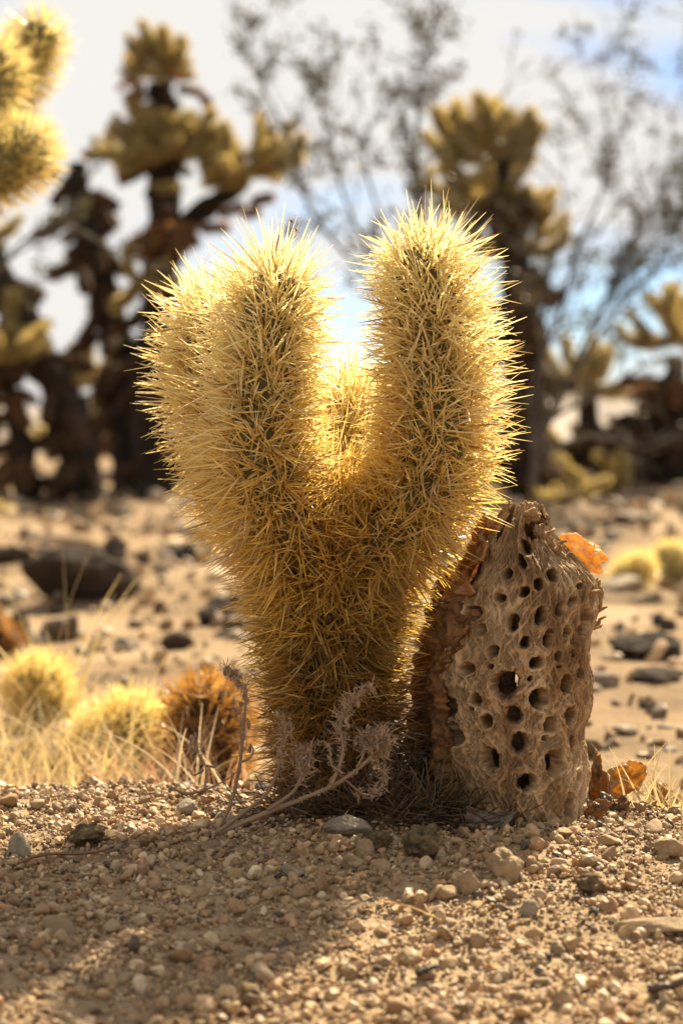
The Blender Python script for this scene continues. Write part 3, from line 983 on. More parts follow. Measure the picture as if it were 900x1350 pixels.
# ------------------------------------------------------------------ dry woolly herb in front of the cactus
herb = empty('dry_herb', G(282, 1104), 'dry greyish woolly herb with curled stems in front of the cactus', 'herb')
HO = np.array(herb.location)
rhb = np.random.default_rng(8)
HC = (0.36, 0.24, 0.145)
D0 = 1.045
stems = [[(282, 1100), (330, 1080), (380, 1060), (430, 1040), (470, 1015), (500, 985), (503, 972)],
         [(436, 1034), (447, 1010), (452, 985), (448, 955), (462, 925), (492, 905)],
         [(286, 1098), (304, 1060), (316, 1010), (320, 965), (324, 915), (312, 895), (296, 881)],
         [(225, 1038), (245, 1046), (268, 1042), (295, 1030), (312, 1018)],
         [(270, 1041), (272, 1015), (262, 995), (252, 976)],
         [(284, 1099), (320, 1072), (352, 1045), (368, 1010), (374, 975), (372, 948)],
         [(352, 1068), (385, 1045), (398, 1020), (402, 1000), (393, 985)],
         [(300, 1098), (278, 1085), (268, 1060)],
         [(452, 1020), (437, 1008), (434, 985), (425, 978), (414, 982)],
         [(470, 1012), (480, 990), (476, 975), (484, 968), (494, 972)],
         [(455, 1028), (480, 1048), (500, 1040), (505, 1020), (495, 1012)],
         [(316, 1005), (328, 1000), (334, 990), (330, 980)],
         [(268, 1015), (256, 1022), (250, 1014)], [(272, 1010), (284, 1010), (285, 998)]]
wool = [(1, 0.45, 1.0, 260, 0.008), (0, 0.80, 1.0, 320, 0.011), (2, 0.45, 1.0, 330, 0.007), (4, 0.65, 1.0, 90, 0.006), (5, 0.62, 1.0, 150, 0.007), (6, 0.4, 1.0, 220, 0.009), (9, 0.2, 1, 110, 0.006), (10, 0.2, 1, 150, 0.007), (0, 0.3, 0.8, 240, 0.0028), (8, 0.0, 1.0, 90, 0.003), (2, 0.1, 0.45, 80, 0.0025), (1, 0, 0.45, 110, 0.003)]
spth = []
for si, s in enumerate(stems):
    doff = rhb.uniform(-0.008, 0.008)
    c = [P(x, y, D0 + doff + 0.01 * q / len(s)) for q, (x, y) in enumerate(s)]
    pth = smooth_path(c, 40)
    spth.append(pth)
    mb = MB()
    r0 = 0.0015 if si == 0 else (0.0011 if si in (1, 2, 5, 6) else 0.0007)
    tube(mb, pth - HO, np.linspace(r0, r0 * 0.45, 40), 7, np.array(HC) * rhb.uniform(0.7, 1.0), bump=r0 * 0.25, bf=500)
    mb.build('stem', M['herb'], herb)
for (si, t0, t1, n, ln) in wool:
    pth = spth[si]
    seg = pth[int(t0 * 39):int(t1 * 39) + 1]
    idx = rhb.integers(0, len(seg), n)
    base_ = seg[idx] + rhb.normal(size=(n, 3)) * ln * 0.22
    d = unit(rhb.normal(size=(n, 3)) + np.array([0, 0, 0.25]))
    mb = MB()
    add_spines(mb, spine_geo(base_ - HO, d, rhb.uniform(0.35, 0.9, n) * ln, rhb.uniform(0.00016, 0.00034, n), rhb, 0.2), np.array([(0.46, 0.32, 0.205)]) * rhb.uniform(0.7, 1.15, (n, 1)))
    if ln > 0.005:                                               # tiny dry calyces inside the wool
        for q in range(int(n / 16)):
            c = seg[rhb.integers(0, len(seg))] + rhb.normal(size=3) * ln * 0.33
            v, f = stone_shape(1, rhb, 4, 0.2)
            mb.add(v @ rotm(rhb, 1)[0].T * np.array([0.0009, 0.0009, 0.0018]) * rhb.uniform(0.7, 1.4) + c - HO, f, None, np.array((0.36, 0.24, 0.15)) * rhb.uniform(0.7, 1.2))
    tag(mb.build('woolly_head', M['herb'], herb, smooth=False), None, None, None, 'stuff')

# ------------------------------------------------------------------ orange husks right of the stump
rk = np.random.default_rng(21)
def husk(px, py, d, e1, e2, nrm, label, seed, col, amp=0.0052):
    c = P(px, py, d)
    kk = d / FPX
    mb = MB()
    sheet(mb, np.zeros(3), np.array(e1) * kk, np.array(e2) * kk, nrm, 26, 26, amp, 2.4, seed, 0.0018, 0.3, col, curl=0.006)
    ob = mb.build('cactus_husk', M['husk'])
    ob.location = tuple(c)
    return tag(ob, label, 'husk', 'dry husks beside the stump')
husk(782, 1032, 1.15, (9, 8, 0), (2, 0, 40), (0.4, -1, 0), 'upright narrow rusty brown husk strip beside the stump', 1, (0.28, 0.17, 0.07))
husk(820, 1030, 1.17, (24, 10, 4), (0, 6, 22), (0.2, -1, 0.4), 'bright orange curled husk behind the rusty strip', 2, (0.56, 0.38, 0.14))
husk(800, 1068, 1.13, (26, 10, -4), (4, 12, 18), (0, -1, 0.6), 'dark brown folded husk at the stump foot', 3, (0.22, 0.13, 0.055))
husk(845, 1075, 1.14, (30, 8, 2), (0, 10, 16), (-0.2, -1, 0.5), 'broad tan orange husk lying in dry grass', 4, (0.38, 0.26, 0.11))
husk(872, 1050, 1.2, (22, 10, -6), (4, 12, 14), (0.2, -0.8, 0.8), 'pale golden husk leaning in dry grass', 5, (0.52, 0.34, 0.13))
husk(778, 1078, 1.11, (10, 6, 2), (2, 4, 18), (0.5, -1, 0.2), 'small ribbed brown husk against the stump foot', 6, (0.30, 0.19, 0.08))
husk(640, 1085, 1.085, (30, 10, -6), (8, 10, 12), (0.1, -0.7, 0.9), 'dull brown bark scrap lying under the stump', 7, (0.20, 0.12, 0.06), 0.002)

# ------------------------------------------------------------------ dry grass tufts
def tuft(c, n, h, spread, label, seed, col=(0.72, 0.55, 0.26), w=0.0008, lean=(0, 0), group=None, name='dry_grass_tuft'):
    rg = np.random.default_rng(seed)
    c = np.array(c, float)
    c[2] = hz(c[0], c[1])
    root = empty(name, c, label, 'grass', group)
    mb = MB()
    for q in range(n):
        p0 = rg.normal(size=3) * np.array([spread * 0.3, spread * 0.3, 0])
        a = rg.uniform(0, 6.28)
        out_ = rg.uniform(0.05, 0.75)
        d = np.array([math.cos(a) * out_ + lean[0], math.sin(a) * out_ + lean[1], 1.0])
        L = h * rg.uniform(0.45, 1.1)
        t_ = np.linspace(0, 1, 7)[:, None]
        pts = p0 + unit(d) * L * t_ + np.array([math.cos(a), math.sin(a), -0.4]) * (t_ ** 2) * L * rg.uniform(0.0, 0.5)
        wd = (w * (1 - 0.85 * np.linspace(0, 1, 7)) * rg.uniform(0.6, 1.3))
        sd = unit(np.cross(d, rg.normal(size=3)))
        fold = unit(np.cross(d, sd))
        V = np.stack([pts - sd * wd[:, None], pts + fold * wd[:, None] * 0.6, pts + sd * wd[:, None]], 1).reshape(-1, 3)
        qd = []
        for s_ in range(6):
            b_ = s_ * 3
            qd += [(b_, b_ + 1, b_ + 4, b_ + 3), (b_ + 1, b_ + 2, b_ + 5, b_ + 4)]
        mb.add(V, None, qd, np.array(col) * rg.uniform(0.6, 1.2))
    tag(mb.build('blades', M['straw'], root, smooth=True), None, None, None, 'stuff')
    return root
def at(px, d):
    p_ = P(px, 800, d)
    return (p_[0], p_[1], 0)
tuft(at(20, 1.62), 170, 0.085, 0.14, 'thick pale straw tuft standing before the two golden cactus joints', 1)
tuft(at(75, 1.9), 22, 0.19, 0.05, 'tall thin dry stalks in front of the big black rock', 2, w=0.0011)
tuft(at(150, 1.56), 220, 0.065, 0.2, 'low straw tuft under the golden cactus joints', 3)
tuft(at(215, 1.42), 70, 0.06, 0.10, 'reddish straw tuft between golden joints and brown joint', 4, col=(0.55, 0.30, 0.16))
tuft(at(185, 1.75), 26, 0.09, 0.06, 'thin dry grass wisps behind the golden joints', 5)
tuft(at(860, 1.36), 110, 0.045, 0.10, 'low greyish dry grass patch behind the orange husks', 6, col=(0.36, 0.27, 0.16))
tuft(at(885, 1.16), 60, 0.045, 0.06, 'straw wisps among the orange husks', 7)
tuft(at(-15, 1.75), 24, 0.14, 0.05, 'dry stalks beside the thick pale straw tuft', 8)
tuft(at(255, 1.36), 14, 0.075, 0.05, 'few forked straw stalks before the brown spiny joint', 9, col=(0.62, 0.48, 0.3), w=0.0012)

# ------------------------------------------------------------------ spiny joints
def spiny_joint(L, r, nsp, ls, ws, cores, cols, seed, mat_core, spread=1.1, seg=14):
    """one cactus joint along +Z from the origin: (core mesh, spine mesh)"""
    rg = np.random.default_rng(seed)
    t_ = np.linspace(0, 1, 14)
    rad = r * np.clip(1 - (2 * np.abs(t_ - 0.5)) ** 7, 0.02, 1) ** 0.5
    pts = np.stack([0.04 * L * np.sin(t_ * 3 + seed), 0.04 * L * np.cos(t_ * 2 + seed), t_ * L], -1)
    a = MB()
    tube(a, pts, rad, seg, cores, bump=r * 0.10, bf=1.2 / r, seed=seed)
    ar, nr, tg = areoles(pts, rad, math.sqrt(2 * math.pi * r * L / max(20, nsp / 6)), rg)
    pos, d = spine_dirs(ar, nr, tg, 6, rg, spread, 0.15)
    n = len(pos)
    c = np.array(cols)[rg.integers(0, len(cols), n)] * rg.uniform(0.75, 1.1, (n, 1))
    s = MB()
    add_spines(s, spine_geo(pos, d, ls * rg.uniform(0.6, 1.1, n), ws * rg.uniform(0.7, 1.2, n), rg), c)
    return a, s

def orient(o_, z, roll):
    q = Vector(tuple(z)).normalized().to_track_quat('Z', 'Y')
    o_.rotation_euler = (q.to_matrix() @ __import__('mathutils').Matrix.Rotation(roll, 3, 'Z')).to_euler()

STRAWS = [(0.84, 0.72, 0.40), (0.74, 0.61, 0.30), (0.62, 0.54, 0.29)]
PALES = [(0.92, 0.80, 0.46), (0.86, 0.70, 0.34)]
RUST = [(0.50, 0.24, 0.06), (0.36, 0.16, 0.04), (0.62, 0.32, 0.09)]

def fallen(px, py, d, L, r, z, nsp, ls, cols, core, label, seed, sink=0.004):
    root = empty('cactus_joint', P(px, py, d), label, 'cactus')
    g = root.location
    a, s = spiny_joint(L, r, nsp, ls, 0.00055, None, cols, seed, core)
    ca = a.build('stem', core, root)
    sa_ = tag(s.build('spines', M['spine'], root, smooth=False), None, None, None, 'stuff')
    for o_ in (ca, sa_):
        orient(o_, z, 0.3)
    return root
def fallen_on_ground(px, d, *a, **k):
    p_ = P(px, 900, d)
    zz = hz(p_[0], p_[1])
    py = 675 - ((zz - CAM[2] - 0) / d + math.tan(PITCH) * 1.0) * FPX
    return fallen(px, py, d, *a, **k)
fallen_on_ground(108, 1.70, 0.072, 0.026, (0.7, 0.1, 0.42), 2200, 0.024, PALES, M['livecore'], 'plump golden spiny cactus joint rooted behind the mound', 2)
fallen_on_ground(70, 1.90, 0.062, 0.022, (-0.35, 0.3, 0.8), 1800, 0.024, PALES, M['livecore'], 'smaller golden spiny cactus joint behind the plump one', 3)
fallen_on_ground(266, 1.56, 0.082, 0.027, (0.08, 0.15, 1), 1300, 0.021, [(0.56, 0.30, 0.07), (0.42, 0.21, 0.05)], M['deadcore'], 'rusty brown spiny dead joint beside the cactus trunk', 4)
fallen_on_ground(884, 4.6, 0.085, 0.036, (0.1, 0.2, 1), 1500, 0.026, PALES, M['livecore'], 'round yellow spiny joint on the flat past the stump', 5)
fallen_on_ground(812, 4.0, 0.08, 0.026, (0.9, 0.2, 0.5), 1300, 0.026, PALES, M['livecore'], 'tipped over yellow joint lying on the flat past the stump', 6)
fallen_on_ground(18, 2.7, 0.07, 0.024, (-0.6, 0.2, 0.6), 600, 0.02, RUST, M['deadcore'], 'dark dead spiny joint beside the big black rock', 7)

# neighbouring cholla whose arms reach in at the top corner
nb = empty('neighbour_cholla', (P(-140, 700, 1.95)[0], P(-140, 700, 1.95)[1], hz(*P(-140, 700, 1.95)[:2])), 'pale golden cholla reaching blurred spiny arms in from beside the clearing', 'cactus')
NO = np.array(nb.location)
rn = np.random.default_rng(15)
nlimbs = [('trunk', [(-140, 860, 1.95, 60), (-138, 700, 1.95, 60), (-130, 500, 1.95, 56), (-110, 330, 1.95, 50)]),
          ('arm', [(-112, 330, 1.95, 34), (-70, 250, 1.92, 36), (-10, 222, 1.9, 40), (26, 200, 1.9, 38)]),
          ('arm', [(-100, 300, 1.95, 30), (-60, 200, 1.95, 32), (-22, 130, 1.93, 34), (-8, 92, 1.93, 32)]),
          ('arm', [(-30, 180, 1.97, 26), (10, 120, 2.0, 27), (38, 80, 2.02, 27), (52, 50, 2.02, 24)]),
          ('arm', [(-116, 360, 1.95, 34), (-170, 260, 1.9, 36), (-190, 120, 1.9, 36), (-195, 40, 1.9, 32)])]
paths_keep = paths
for nm, ctl in nlimbs:
    pts, rad = limb_path(ctl, 40)
    mb = MB()
    tube(mb, pts - NO, rad, 24, None, bump=0.002, bf=180)
    part = mb.build(nm, M['livecore'] if nm == 'arm' else M['deadcore'], nb)
    ar, nr, tg = areoles(pts, rad, 0.0088, rn)
    pos, d = spine_dirs(ar, nr, tg, 7, rn, 0.9, 0.2)
    n = len(pos)
    c = (np.array(STRAWS) if nm == 'arm' else np.array(RUST))[rn.integers(0, 3, n)] * rn.uniform(0.85, 1.1, (n, 1))
    mb = MB()
    add_spines(mb, spine_geo(pos - NO, d, rn.uniform(0.017, 0.027, n), rn.uniform(0.0004, 0.0006, n), rn), c)
    tag(mb.build('spines', M['spine'], part, smooth=False), None, None, None, 'stuff')

# ------------------------------------------------------------------ rocks on the flat behind
def bg_rock(px, py, wpx, hpx, mat, label, seed, depth=0.8, group=None, **kw):
    g = G(px, py)
    kk = (g[1] + 1.10) / FPX
    return rock('rock', g, (wpx * kk / 2, wpx * kk / 2 * depth, hpx * kk / 2 * 1.3), mat, label, 'rock', group, seed, sub=4, sink=0.22, **kw)
bg_rock(105, 790, 165, 78, M['dark_rock'], 'big black rock on the sandy flat behind the tall dry stalks', 31, planes=7, power=40, dmin=0.30)
bg_rock(150, 742, 62, 34, M['dark_rock'], 'black boulder behind the big black rock', 32, planes=8, power=34, dmin=0.38)
bg_rock(8, 742, 70, 28, M['dark_rock'], 'low dark rock beside the big black rock', 33)
bg_rock(284, 825, 56, 46, M['dark_rock'], 'black rock tucked behind the cactus trunk', 34, planes=8, power=34, dmin=0.38)
bg_rock(18, 862, 50, 66, M['dark_rock'], 'upright dark rock among the straw stalks', 35)
bg_rock(850, 868, 100, 38, M['dark_rock'], 'long dark rock on the flat past the stump', 36, planes=8, power=34, dmin=0.38)
bg_rock(868, 898, 86, 22, M['dark_rock'], 'low dark slab in front of the long dark rock', 37)
bg_rock(105, 722, 62, 16, M['tan_stone'], 'pale tilted slab leaning on the big black rock', 38, depth=0.3)
bg_rock(815, 780, 70, 24, M['mid_rock'], 'flat grey rock past the stump top', 39)
bg_rock(830, 690, 80, 18, M['mid_rock'], 'long grey slab near the yellow joints', 40)
rr_ = np.random.default_rng(50)
for q in range(95):
    side = rr_.random() < 0.5
    py = 655 + 330 * rr_.random() ** 1.5
    px = rr_.uniform(-20, 330) if side else rr_.uniform(640, 920)
    if py > 860 and px < 330:
        py = rr_.uniform(670, 840)
    wp = rr_.uniform(14, 46) * (0.6 + 0.5 * (py - 640) / 300)
    mk = 'mid_rock' if rr_.random() < 0.7 else 'dark_rock'
    lab = ('bigger ' if wp > 24 else 'little ') + ('sandy brown' if mk == 'mid_rock' else 'blackish') + ' stone strewn on the flat ' + ('behind the straw tufts' if px < 450 else 'past the hollow stump')
    bg_rock(px, py, wp, wp * rr_.uniform(0.25, 0.6), M[mk], lab, 100 + q, group=lab.replace(' stone ', ' stones '), planes=8, power=24)

# ------------------------------------------------------------------ chollas standing behind
JL, JD = [], []
for q in range(5):
    a, s = spiny_joint(1.0, 0.155, 700, 0.25, 0.0070, None, [(0.72, 0.58, 0.28), (0.58, 0.46, 0.20), (0.46, 0.37, 0.16)], 60 + q, M['livecore'], 1.1, 10)
    JL.append((a.mesh('joint', M['livecore']), s.mesh('spines', M['spine'], False)))
for q in range(4):
    a, s = spiny_joint(1.0, 0.17, 200, 0.12, 0.009, None, [(0.09, 0.042, 0.014), (0.05, 0.025, 0.01), (0.15, 0.07, 0.02)], 80 + q, M['deadcore'], 1.1, 10)
    JD.append((a.mesh('dead_joint', M['deadcore']), s.mesh('spines', M['spine'], False)))
JO = []
for q in range(2):
    a, s = spiny_joint(1.0, 0.17, 300, 0.15, 0.009, None, RUST, 95 + q, M['deadcore'], 1.1, 10)
    JO.append((a.mesh('dead_joint', M['deadcore']), s.mesh('spines', M['spine'], False)))

rc = np.random.default_rng(33)
def put_joint(root, pos, z, L, kind):
    me = (JL if kind == 'live' else JD if kind == 'dead' else JO)
    me = me[rc.integers(len(me))]
    o_ = link('joint' if kind == 'live' else 'dead_joint', me[0], root)
    o_.location = tuple(pos - np.array(root.location))
    o_.scale = (L, L, L)
    orient(o_, z, rc.uniform(0, 6.28))
    s_ = link('spines', me[1], o_)
    tag(s_, None, None, None, 'stuff')
    return o_

def live_cluster(root, px, py, d, R, n, up=0.5, L=0.12, squash=0.8, kind='live', low=-0.35):
    """joints spreading from a centre like the fingers of a candelabrum"""
    c = P(px, py, d)
    kk = d / FPX
    L = L * 0.80
    for q in range(max(4, int(n * 0.74))):
        while True:
            u = unit(rc.normal(size=3) * np.array([1.25, 0.8, 1]))
            if u[2] > low:
                break
        rr = R * kk
        z = unit(u + np.array([0, 0, up * 0.4]) + rc.normal(size=3) * 0.2)
        l1 = L * rc.uniform(0.8, 1.15)
        pos = c + u * rr * rc.uniform(0.05, 0.72) * np.array([1, 0.8, squash])
        put_joint(root, pos, z, l1, kind)
        tip = pos + z * l1 * 0.9
        for q2 in range(2 if rc.random() < 0.35 else 1):           # a second joint grows from the tip
            z2 = unit(z + np.array([0, 0, up * 0.9]) + rc.normal(size=3) * 0.6)
            put_joint(root, tip, z2, L * rc.uniform(0.55, 1.0), kind)

def hanging(root, pl, n, spread, L, kind='dead', down=0.7):
    """dead joints clothing a stem; pl = rows (px, py, depth)"""
    pts = smooth_path([P(*a) for a in pl], 60)
    for q in range(n):
        c = pts[rc.integers(60)]
        a = rc.uniform(0, 6.28)
        u = np.array([math.cos(a), math.sin(a), 0])
        z = unit(u * rc.uniform(0.4, 1.0) + np.array([0, 0, -down * rc.uniform(0.2, 1.4)]) + rc.normal(size=3) * 0.2)
        put_joint(root, c + u * spread * rc.uniform(0.2, 0.7), z, L * rc.uniform(0.7, 1.3), kind)

def stem(root, pl, r0, r1, name='trunk', n=50):
    pts = smooth_path([P(*a) for a in pl], n)
    mb = MB()
    tube(mb, pts - np.array(root.location), np.linspace(r0, r1, n), 14, None, bump=0.3 * r0, bf=14, seed=int(rc.integers(99)))
    return mb.build(name, M['trunk'], root)

def cholla_root(px, d, label, name='tree_cholla'):
    p_ = P(px, 640, d)
    return empty(name, (p_[0], p_[1], hz(p_[0], p_[1])), label, 'cactus', None)

def foot(px, d):
    """pixel row of the ground below px at depth d"""
    p_ = P(px, 640, d)
    zz = hz(p_[0], p_[1])
    return 675 - FPX * ((zz - CAM[2]) / d * math.cos(PITCH) + math.sin(PITCH)) + 6

d = 8.6
r_ = cholla_root(210, d, 'tall tree cholla with stacked golden crowns and a dark shaggy trunk')
stem(r_, [(205, foot(205, d), d), (200, 520, d), (208, 400, d), (215, 280, d), (213, 150, d), (212, 110, d)], 0.085, 0.05)
stem(r_, [(214, 330, d), (250, 290, d), (300, 255, d - 0.1), (325, 235, d - 0.1)], 0.05, 0.035, 'branch')
stem(r_, [(175, foot(175, d), d + 0.2), (165, 480, d + 0.2), (135, 380, d + 0.1), (108, 270, d), (100, 215, d)], 0.085, 0.04, 'branch')
hanging(r_, [(205, 620, d), (200, 480, d), (212, 330, d)], 36, 0.10, 0.15)
hanging(r_, [(170, 560, d + 0.2), (165, 480, d + 0.2), (135, 380, d), (100, 225, d)], 44, 0.13, 0.15)
hanging(r_, [(213, 290, d), (212, 200, d), (212, 120, d)], 16, 0.09, 0.13)
hanging(r_, [(180, 320, d - .15), (215, 300, d - .15), (262, 300, d - .15)], 14, 0.06, 0.16, 'rust')
hanging(r_, [(320, 265, d - 0.2), (355, 282, d - 0.2)], 4, 0.05, 0.11, 'rust')
live_cluster(r_, 209, 96, d, 52, 34, 0.30, 0.115, 0.9, low=-0.3)
live_cluster(r_, 204, 112, d - 0.05, 50, 8, -0.3, 0.12, 0.6, 'rust', low=-0.8)
live_cluster(r_, 218, 205, d - 0.1, 84, 48, 0.5, 0.13, 0.75)
live_cluster(r_, 330, 225, d - 0.15, 76, 34, 0.5, 0.13, 0.65)
live_cluster(r_, 268, 240, d - 0.15, 56, 16, 0.4, 0.12, 0.7)
live_cluster(r_, 180, 380, d - 0.2, 26, 5, 0.6, 0.12, 0.9)

d = 7.6
r_ = cholla_root(100, d, 'leaning tree cholla with a black bare stem beside the tall one')
stem(r_, [(118, foot(118, d), d), (85, 540, d), (40, 450, d), (8, 380, d), (-12, 330, d)], 0.075, 0.05)
hanging(r_, [(112, 620, d), (80, 540, d), (35, 445, d), (0, 375, d)], 40, 0.09, 0.14)
hanging(r_, [(45, 640, d), (20, 560, d), (15, 490, d)], 18, 0.08, 0.13, 'rust')
live_cluster(r_, -10, 470, d - 0.1, 60, 22, 0.5, 0.13)
live_cluster(r_, -30, 330, d - 0.1, 50, 12, 0.5, 0.13)
stem(r_, [(40, foot(40, d), d), (25, 560, d), (0, 480, d)], 0.05, 0.035, 'branch')

d = 10.5
r_ = cholla_root(112, d, 'small pale cholla between the leaning one and the tall one')
stem(r_, [(118, foot(118, d), d), (114, 600, d), (106, 520, d)], 0.06, 0.04)
hanging(r_, [(116, 630, d), (112, 570, d)], 14, 0.07, 0.13, 'rust')
live_cluster(r_, 104, 505, d, 52, 32, 0.6, 0.15)
live_cluster(r_, 118, 560, d, 30, 8, 0.3, 0.13)
live_cluster(r_, 70, 600, d, 30, 8, 0.3, 0.13)

d = 8.0
r_ = cholla_root(680, d, 'tall tree cholla with a fingered green crown behind the cactus arm')
stem(r_, [(690, foot(690, d), d), (690, 500, d), (682, 380, d), (665, 280, d), (655, 215, d)], 0.09, 0.05)
hanging(r_, [(690, 620, d), (690, 500, d), (678, 350, d)], 56, 0.10, 0.15)
hanging(r_, [(640, 280, d), (670, 270, d), (715, 262, d)], 22, 0.09, 0.13)
hanging(r_, [(700, 350, d - .1), (712, 390, d - .1)], 5, 0.05, 0.12, 'rust')
live_cluster(r_, 652, 214, d, 62, 40, 0.95, 0.15, 0.75, low=0.0)
live_cluster(r_, 650, 262, d, 90, 36, 0.2, 0.13, 0.55)
live_cluster(r_, 690, 330, d, 56, 16, 0.2, 0.13, 0.9)

d = 9.5
r_ = cholla_root(775, d, 'middling yellow topped cholla under the bare grey branches')
stem(r_, [(775, foot(775, d), d), (778, 600, d), (776, 520, d)], 0.07, 0.05)
hanging(r_, [(775, 630, d), (778, 560, d)], 30, 0.10, 0.14)
hanging(r_, [(790, 640, d), (815, 570, d)], 16, 0.08, 0.13)
live_cluster(r_, 776, 512, d, 50, 30, 0.5, 0.14, 0.85)
live_cluster(r_, 760, 600, d, 28, 6, 0.4, 0.12)

d = 8.8
r_ = cholla_root(880, d, 'bushy yellow crowned cholla with a rusty skirt beyond the stump')
stem(r_, [(885, foot(885, d), d), (884, 560, d), (890, 470, d)], 0.085, 0.05)
stem(r_, [(850, foot(850, d), d), (840, 600, d), (822, 545, d)], 0.055, 0.035, 'branch')
hanging(r_, [(885, 640, d), (884, 500, d)], 48, 0.12, 0.15)
hanging(r_, [(850, 640, d), (825, 550, d)], 22, 0.08, 0.13)
hanging(r_, [(870, 510, d - .1), (900, 500, d - .1)], 10, 0.06, 0.13, 'rust')
live_cluster(r_, 895, 450, d, 62, 34, 0.5, 0.14, 0.75)
live_cluster(r_, 832, 640, d - 0.3, 26, 6, 0.4, 0.12)

# young chollas low on the flat
for q, (px, d, n, lab) in enumerate([(760, 7.4, 8, 'knee high pale cholla before the yellow topped one'), (30, 6.8, 8, 'knee high pale cholla at the foot of the leaning one'),
                                     (715, 9.6, 6, 'tiny pale cholla near the foot of the fingered cholla'), (270, 9.5, 9, 'low rusty cholla heap behind the cactus arm')]):
    r_ = cholla_root(px, d, lab, 'young_cholla')
    f_ = foot(px, d)
    stem(r_, [(px, f_, d), (px + 2, f_ - 12, d), (px, f_ - 25, d)], 0.03, 0.022)
    live_cluster(r_, px, f_ - 22, d, 30, n, 0.5, 0.11, kind='live' if q < 3 else 'rust')

# ------------------------------------------------------------------ thin desert shrubs
def shrub(px, d, label, limbs_, seed, twigs=16, leaves=900, r=0.010, sub=3, leafcol=((0.075, 0.068, 0.026), (0.10, 0.085, 0.034), (0.055, 0.048, 0.022)), tl=0.26, ls=0.0105):
    rg = np.random.default_rng(seed)
    p_ = P(px, 640, d)
    root = empty('desert_shrub', (p_[0], p_[1], hz(p_[0], p_[1])), label, 'shrub', None)
    O = np.array(root.location)
    tips = []
    for lb in limbs_:
        pl = [np.array(P(a[0], a[1], d + (a[2] if len(a) > 2 else 0))) for a in lb['p']]
        pts = smooth_path(pl, 50)
        rad = np.linspace(lb.get('r', r), lb.get('r', r) * 0.25, 50) * 0.62
        mb = MB()
        tube(mb, pts - O, rad, 7, None, bump=0.0015, bf=60)
        for q in range(lb.get('n', twigs)):
            k0 = rg.integers(int(50 * lb.get('t0', 0.25)), 49)
            dirn = unit(unit(pts[min(49, k0 + 1)] - pts[k0 - 1]) + rg.normal(size=3) * 0.65 + np.array([0, 0, 0.25]))
            L = tl * rg.uniform(0.4, 1.1)
            t_ = np.linspace(0, 1, 8)[:, None]
            tw = pts[k0] + dirn * L * t_ + rg.normal(size=3) * 0.25 * L * t_ ** 2
            tube(mb, tw - O, np.linspace(rad[k0] * 0.45, 0.0012, 8), 5, None, cap=False)
            tips.append((tw, lb.get('leaf', 1.0)))
            for s_ in range(sub):
                k1 = rg.integers(2, 8)
                d2_ = unit(dirn + rg.normal(size=3) * 0.7)
                L2 = L * rg.uniform(0.25, 0.6)
                t2 = np.linspace(0, 1, 5)[:, None]
                tw2 = tw[k1] + d2_ * L2 * t2
                tube(mb, tw2 - O, np.linspace(0.0016, 0.0008, 5), 4, None, cap=False)
                tips.append((tw2, lb.get('leaf', 1.0)))
        mb.build('branch', M['branch'], root)
    wts = np.array([w for _, w in tips])
    # leaves gather on some twigs and leave others bare
    wts = wts * (rg.random(len(tips)) < 0.42) * rg.uniform(0.3, 1.6, len(tips))
    wts = wts / wts.sum()
    ch = rg.choice(len(tips), leaves, p=wts)
    pos = np.array([tips[c][0][rg.integers(len(tips[c][0]) // 2, len(tips[c][0]))] for c in ch]) + rg.normal(size=(leaves, 3)) * 0.014 - O
    dd = unit(rg.normal(size=(leaves, 3)) + np.array([0, 0, 0.4]))
    mb = MB()
    add_spines(mb, spine_geo(pos, dd, rg.uniform(0.6, 1.4, leaves) * ls * 1.4, rg.uniform(0.6, 1.3, leaves) * ls * 0.42, rg, 0.2), np.array(leafcol)[rg.integers(0, len(leafcol), leaves)] * rg.uniform(0.7, 1.2, (leaves, 1)))
    tag(mb.build('foliage', M['leaf'], root, smooth=False), None, None, None, 'stuff')
    return root

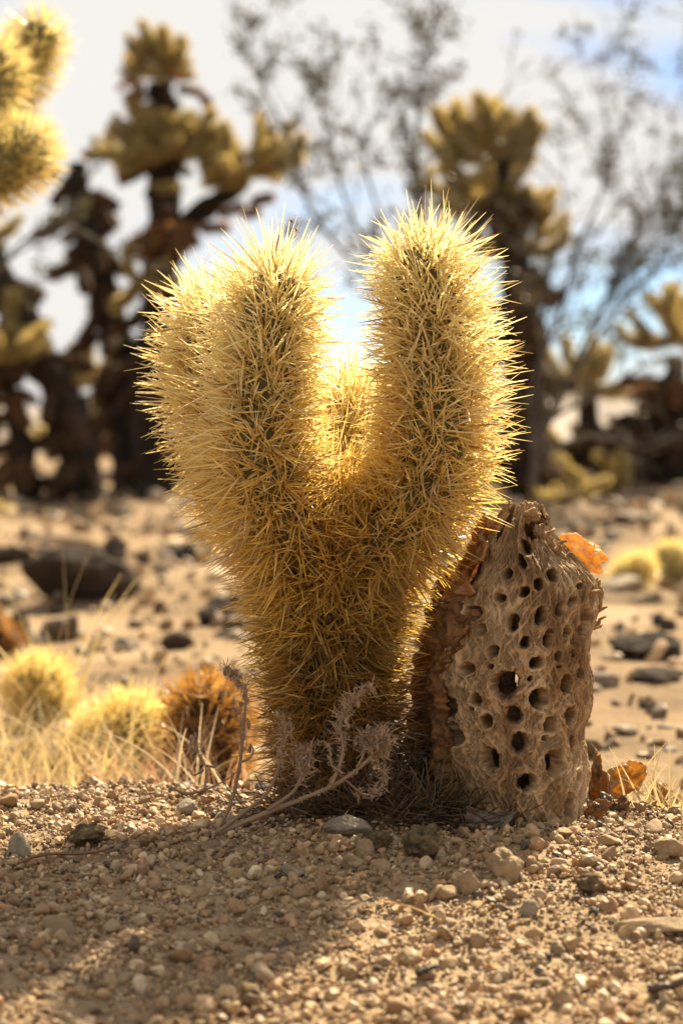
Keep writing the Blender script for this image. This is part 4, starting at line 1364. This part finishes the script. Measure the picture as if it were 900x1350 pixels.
d = 6.4
shrub(700, d, 'airy creosote shrub with arching grey branches beside the fingered cholla',
      [{'p': [(702, 650), (706, 590), (735, 520), (790, 440), (850, 370), (905, 330)], 'r': 0.016, 'leaf': 0.8},
       {'p': [(704, 640), (720, 560), (790, 520), (850, 480), (920, 462)], 'r': 0.017, 'leaf': 0.25, 'n': 8},
       {'p': [(706, 630), (700, 520), (735, 420), (760, 330), (790, 260), (800, 180), (790, 110)], 'r': 0.014, 'leaf': 1.1, 'n': 24},
       {'p': [(720, 560), (760, 470), (830, 330), (870, 250), (905, 200)], 'r': 0.012, 'n': 22},
       {'p': [(712, 600), (780, 575), (850, 590), (910, 560)], 'r': 0.015, 'leaf': 0.15, 'n': 6},
       {'p': [(705, 600), (715, 480), (720, 380), (742, 300), (740, 240), (700, 200)], 'r': 0.011, 'leaf': 1.0, 'n': 20},
       {'p': [(850, 370), (880, 320), (900, 250), (905, 150), (895, 60)], 'r': 0.008, 'leaf': 1.0, 'n': 14},
       {'p': [(718, 572), (770, 470), (800, 400), (860, 330), (900, 290)], 'r': 0.010, 'leaf': 1.3, 'n': 30}], 5, leaves=3600, sub=5)
d = 5.6
shrub(560, d, 'thin upright creosote shrub rising behind the cactus',
      [{'p': [(560, 690), (555, 540), (560, 400), (556, 280), (548, 180), (560, 90), (578, -10)], 'r': 0.012, 'leaf': 1.5, 'n': 34},
       {'p': [(556, 500), (520, 400), (470, 300), (440, 220), (425, 150), (400, 90)], 'r': 0.010, 'leaf': 1.0, 'n': 26},
       {'p': [(530, 420), (450, 330), (400, 260), (380, 180), (350, 120), (330, 60)], 'r': 0.009, 'leaf': 0.9, 'n': 24},
       {'p': [(558, 400), (500, 280), (480, 200), (500, 150), (540, 110)], 'r': 0.008, 'leaf': 1.0, 'n': 16},
       {'p': [(558, 330), (600, 230), (640, 150), (690, 105), (740, 90)], 'r': 0.006, 'leaf': 0.12, 'n': 6}], 6, leaves=2900, tl=0.2)
d = 5.2
shrub(60, d, 'bare grey dead shrub leaning across the dark trunks',
      [{'p': [(-40, 700), (-60, 480), (20, 330), (90, 300), (160, 335), (230, 360)], 'r': 0.011, 'leaf': 0.1, 'n': 8},
       {'p': [(60, 315), (100, 270), (120, 230)], 'r': 0.007, 'leaf': 0.1, 'n': 4},
       {'p': [(0, 350), (40, 325), (70, 330)], 'r': 0.007, 'leaf': 1, 'n': 5}], 9, leaves=260, tl=0.15)
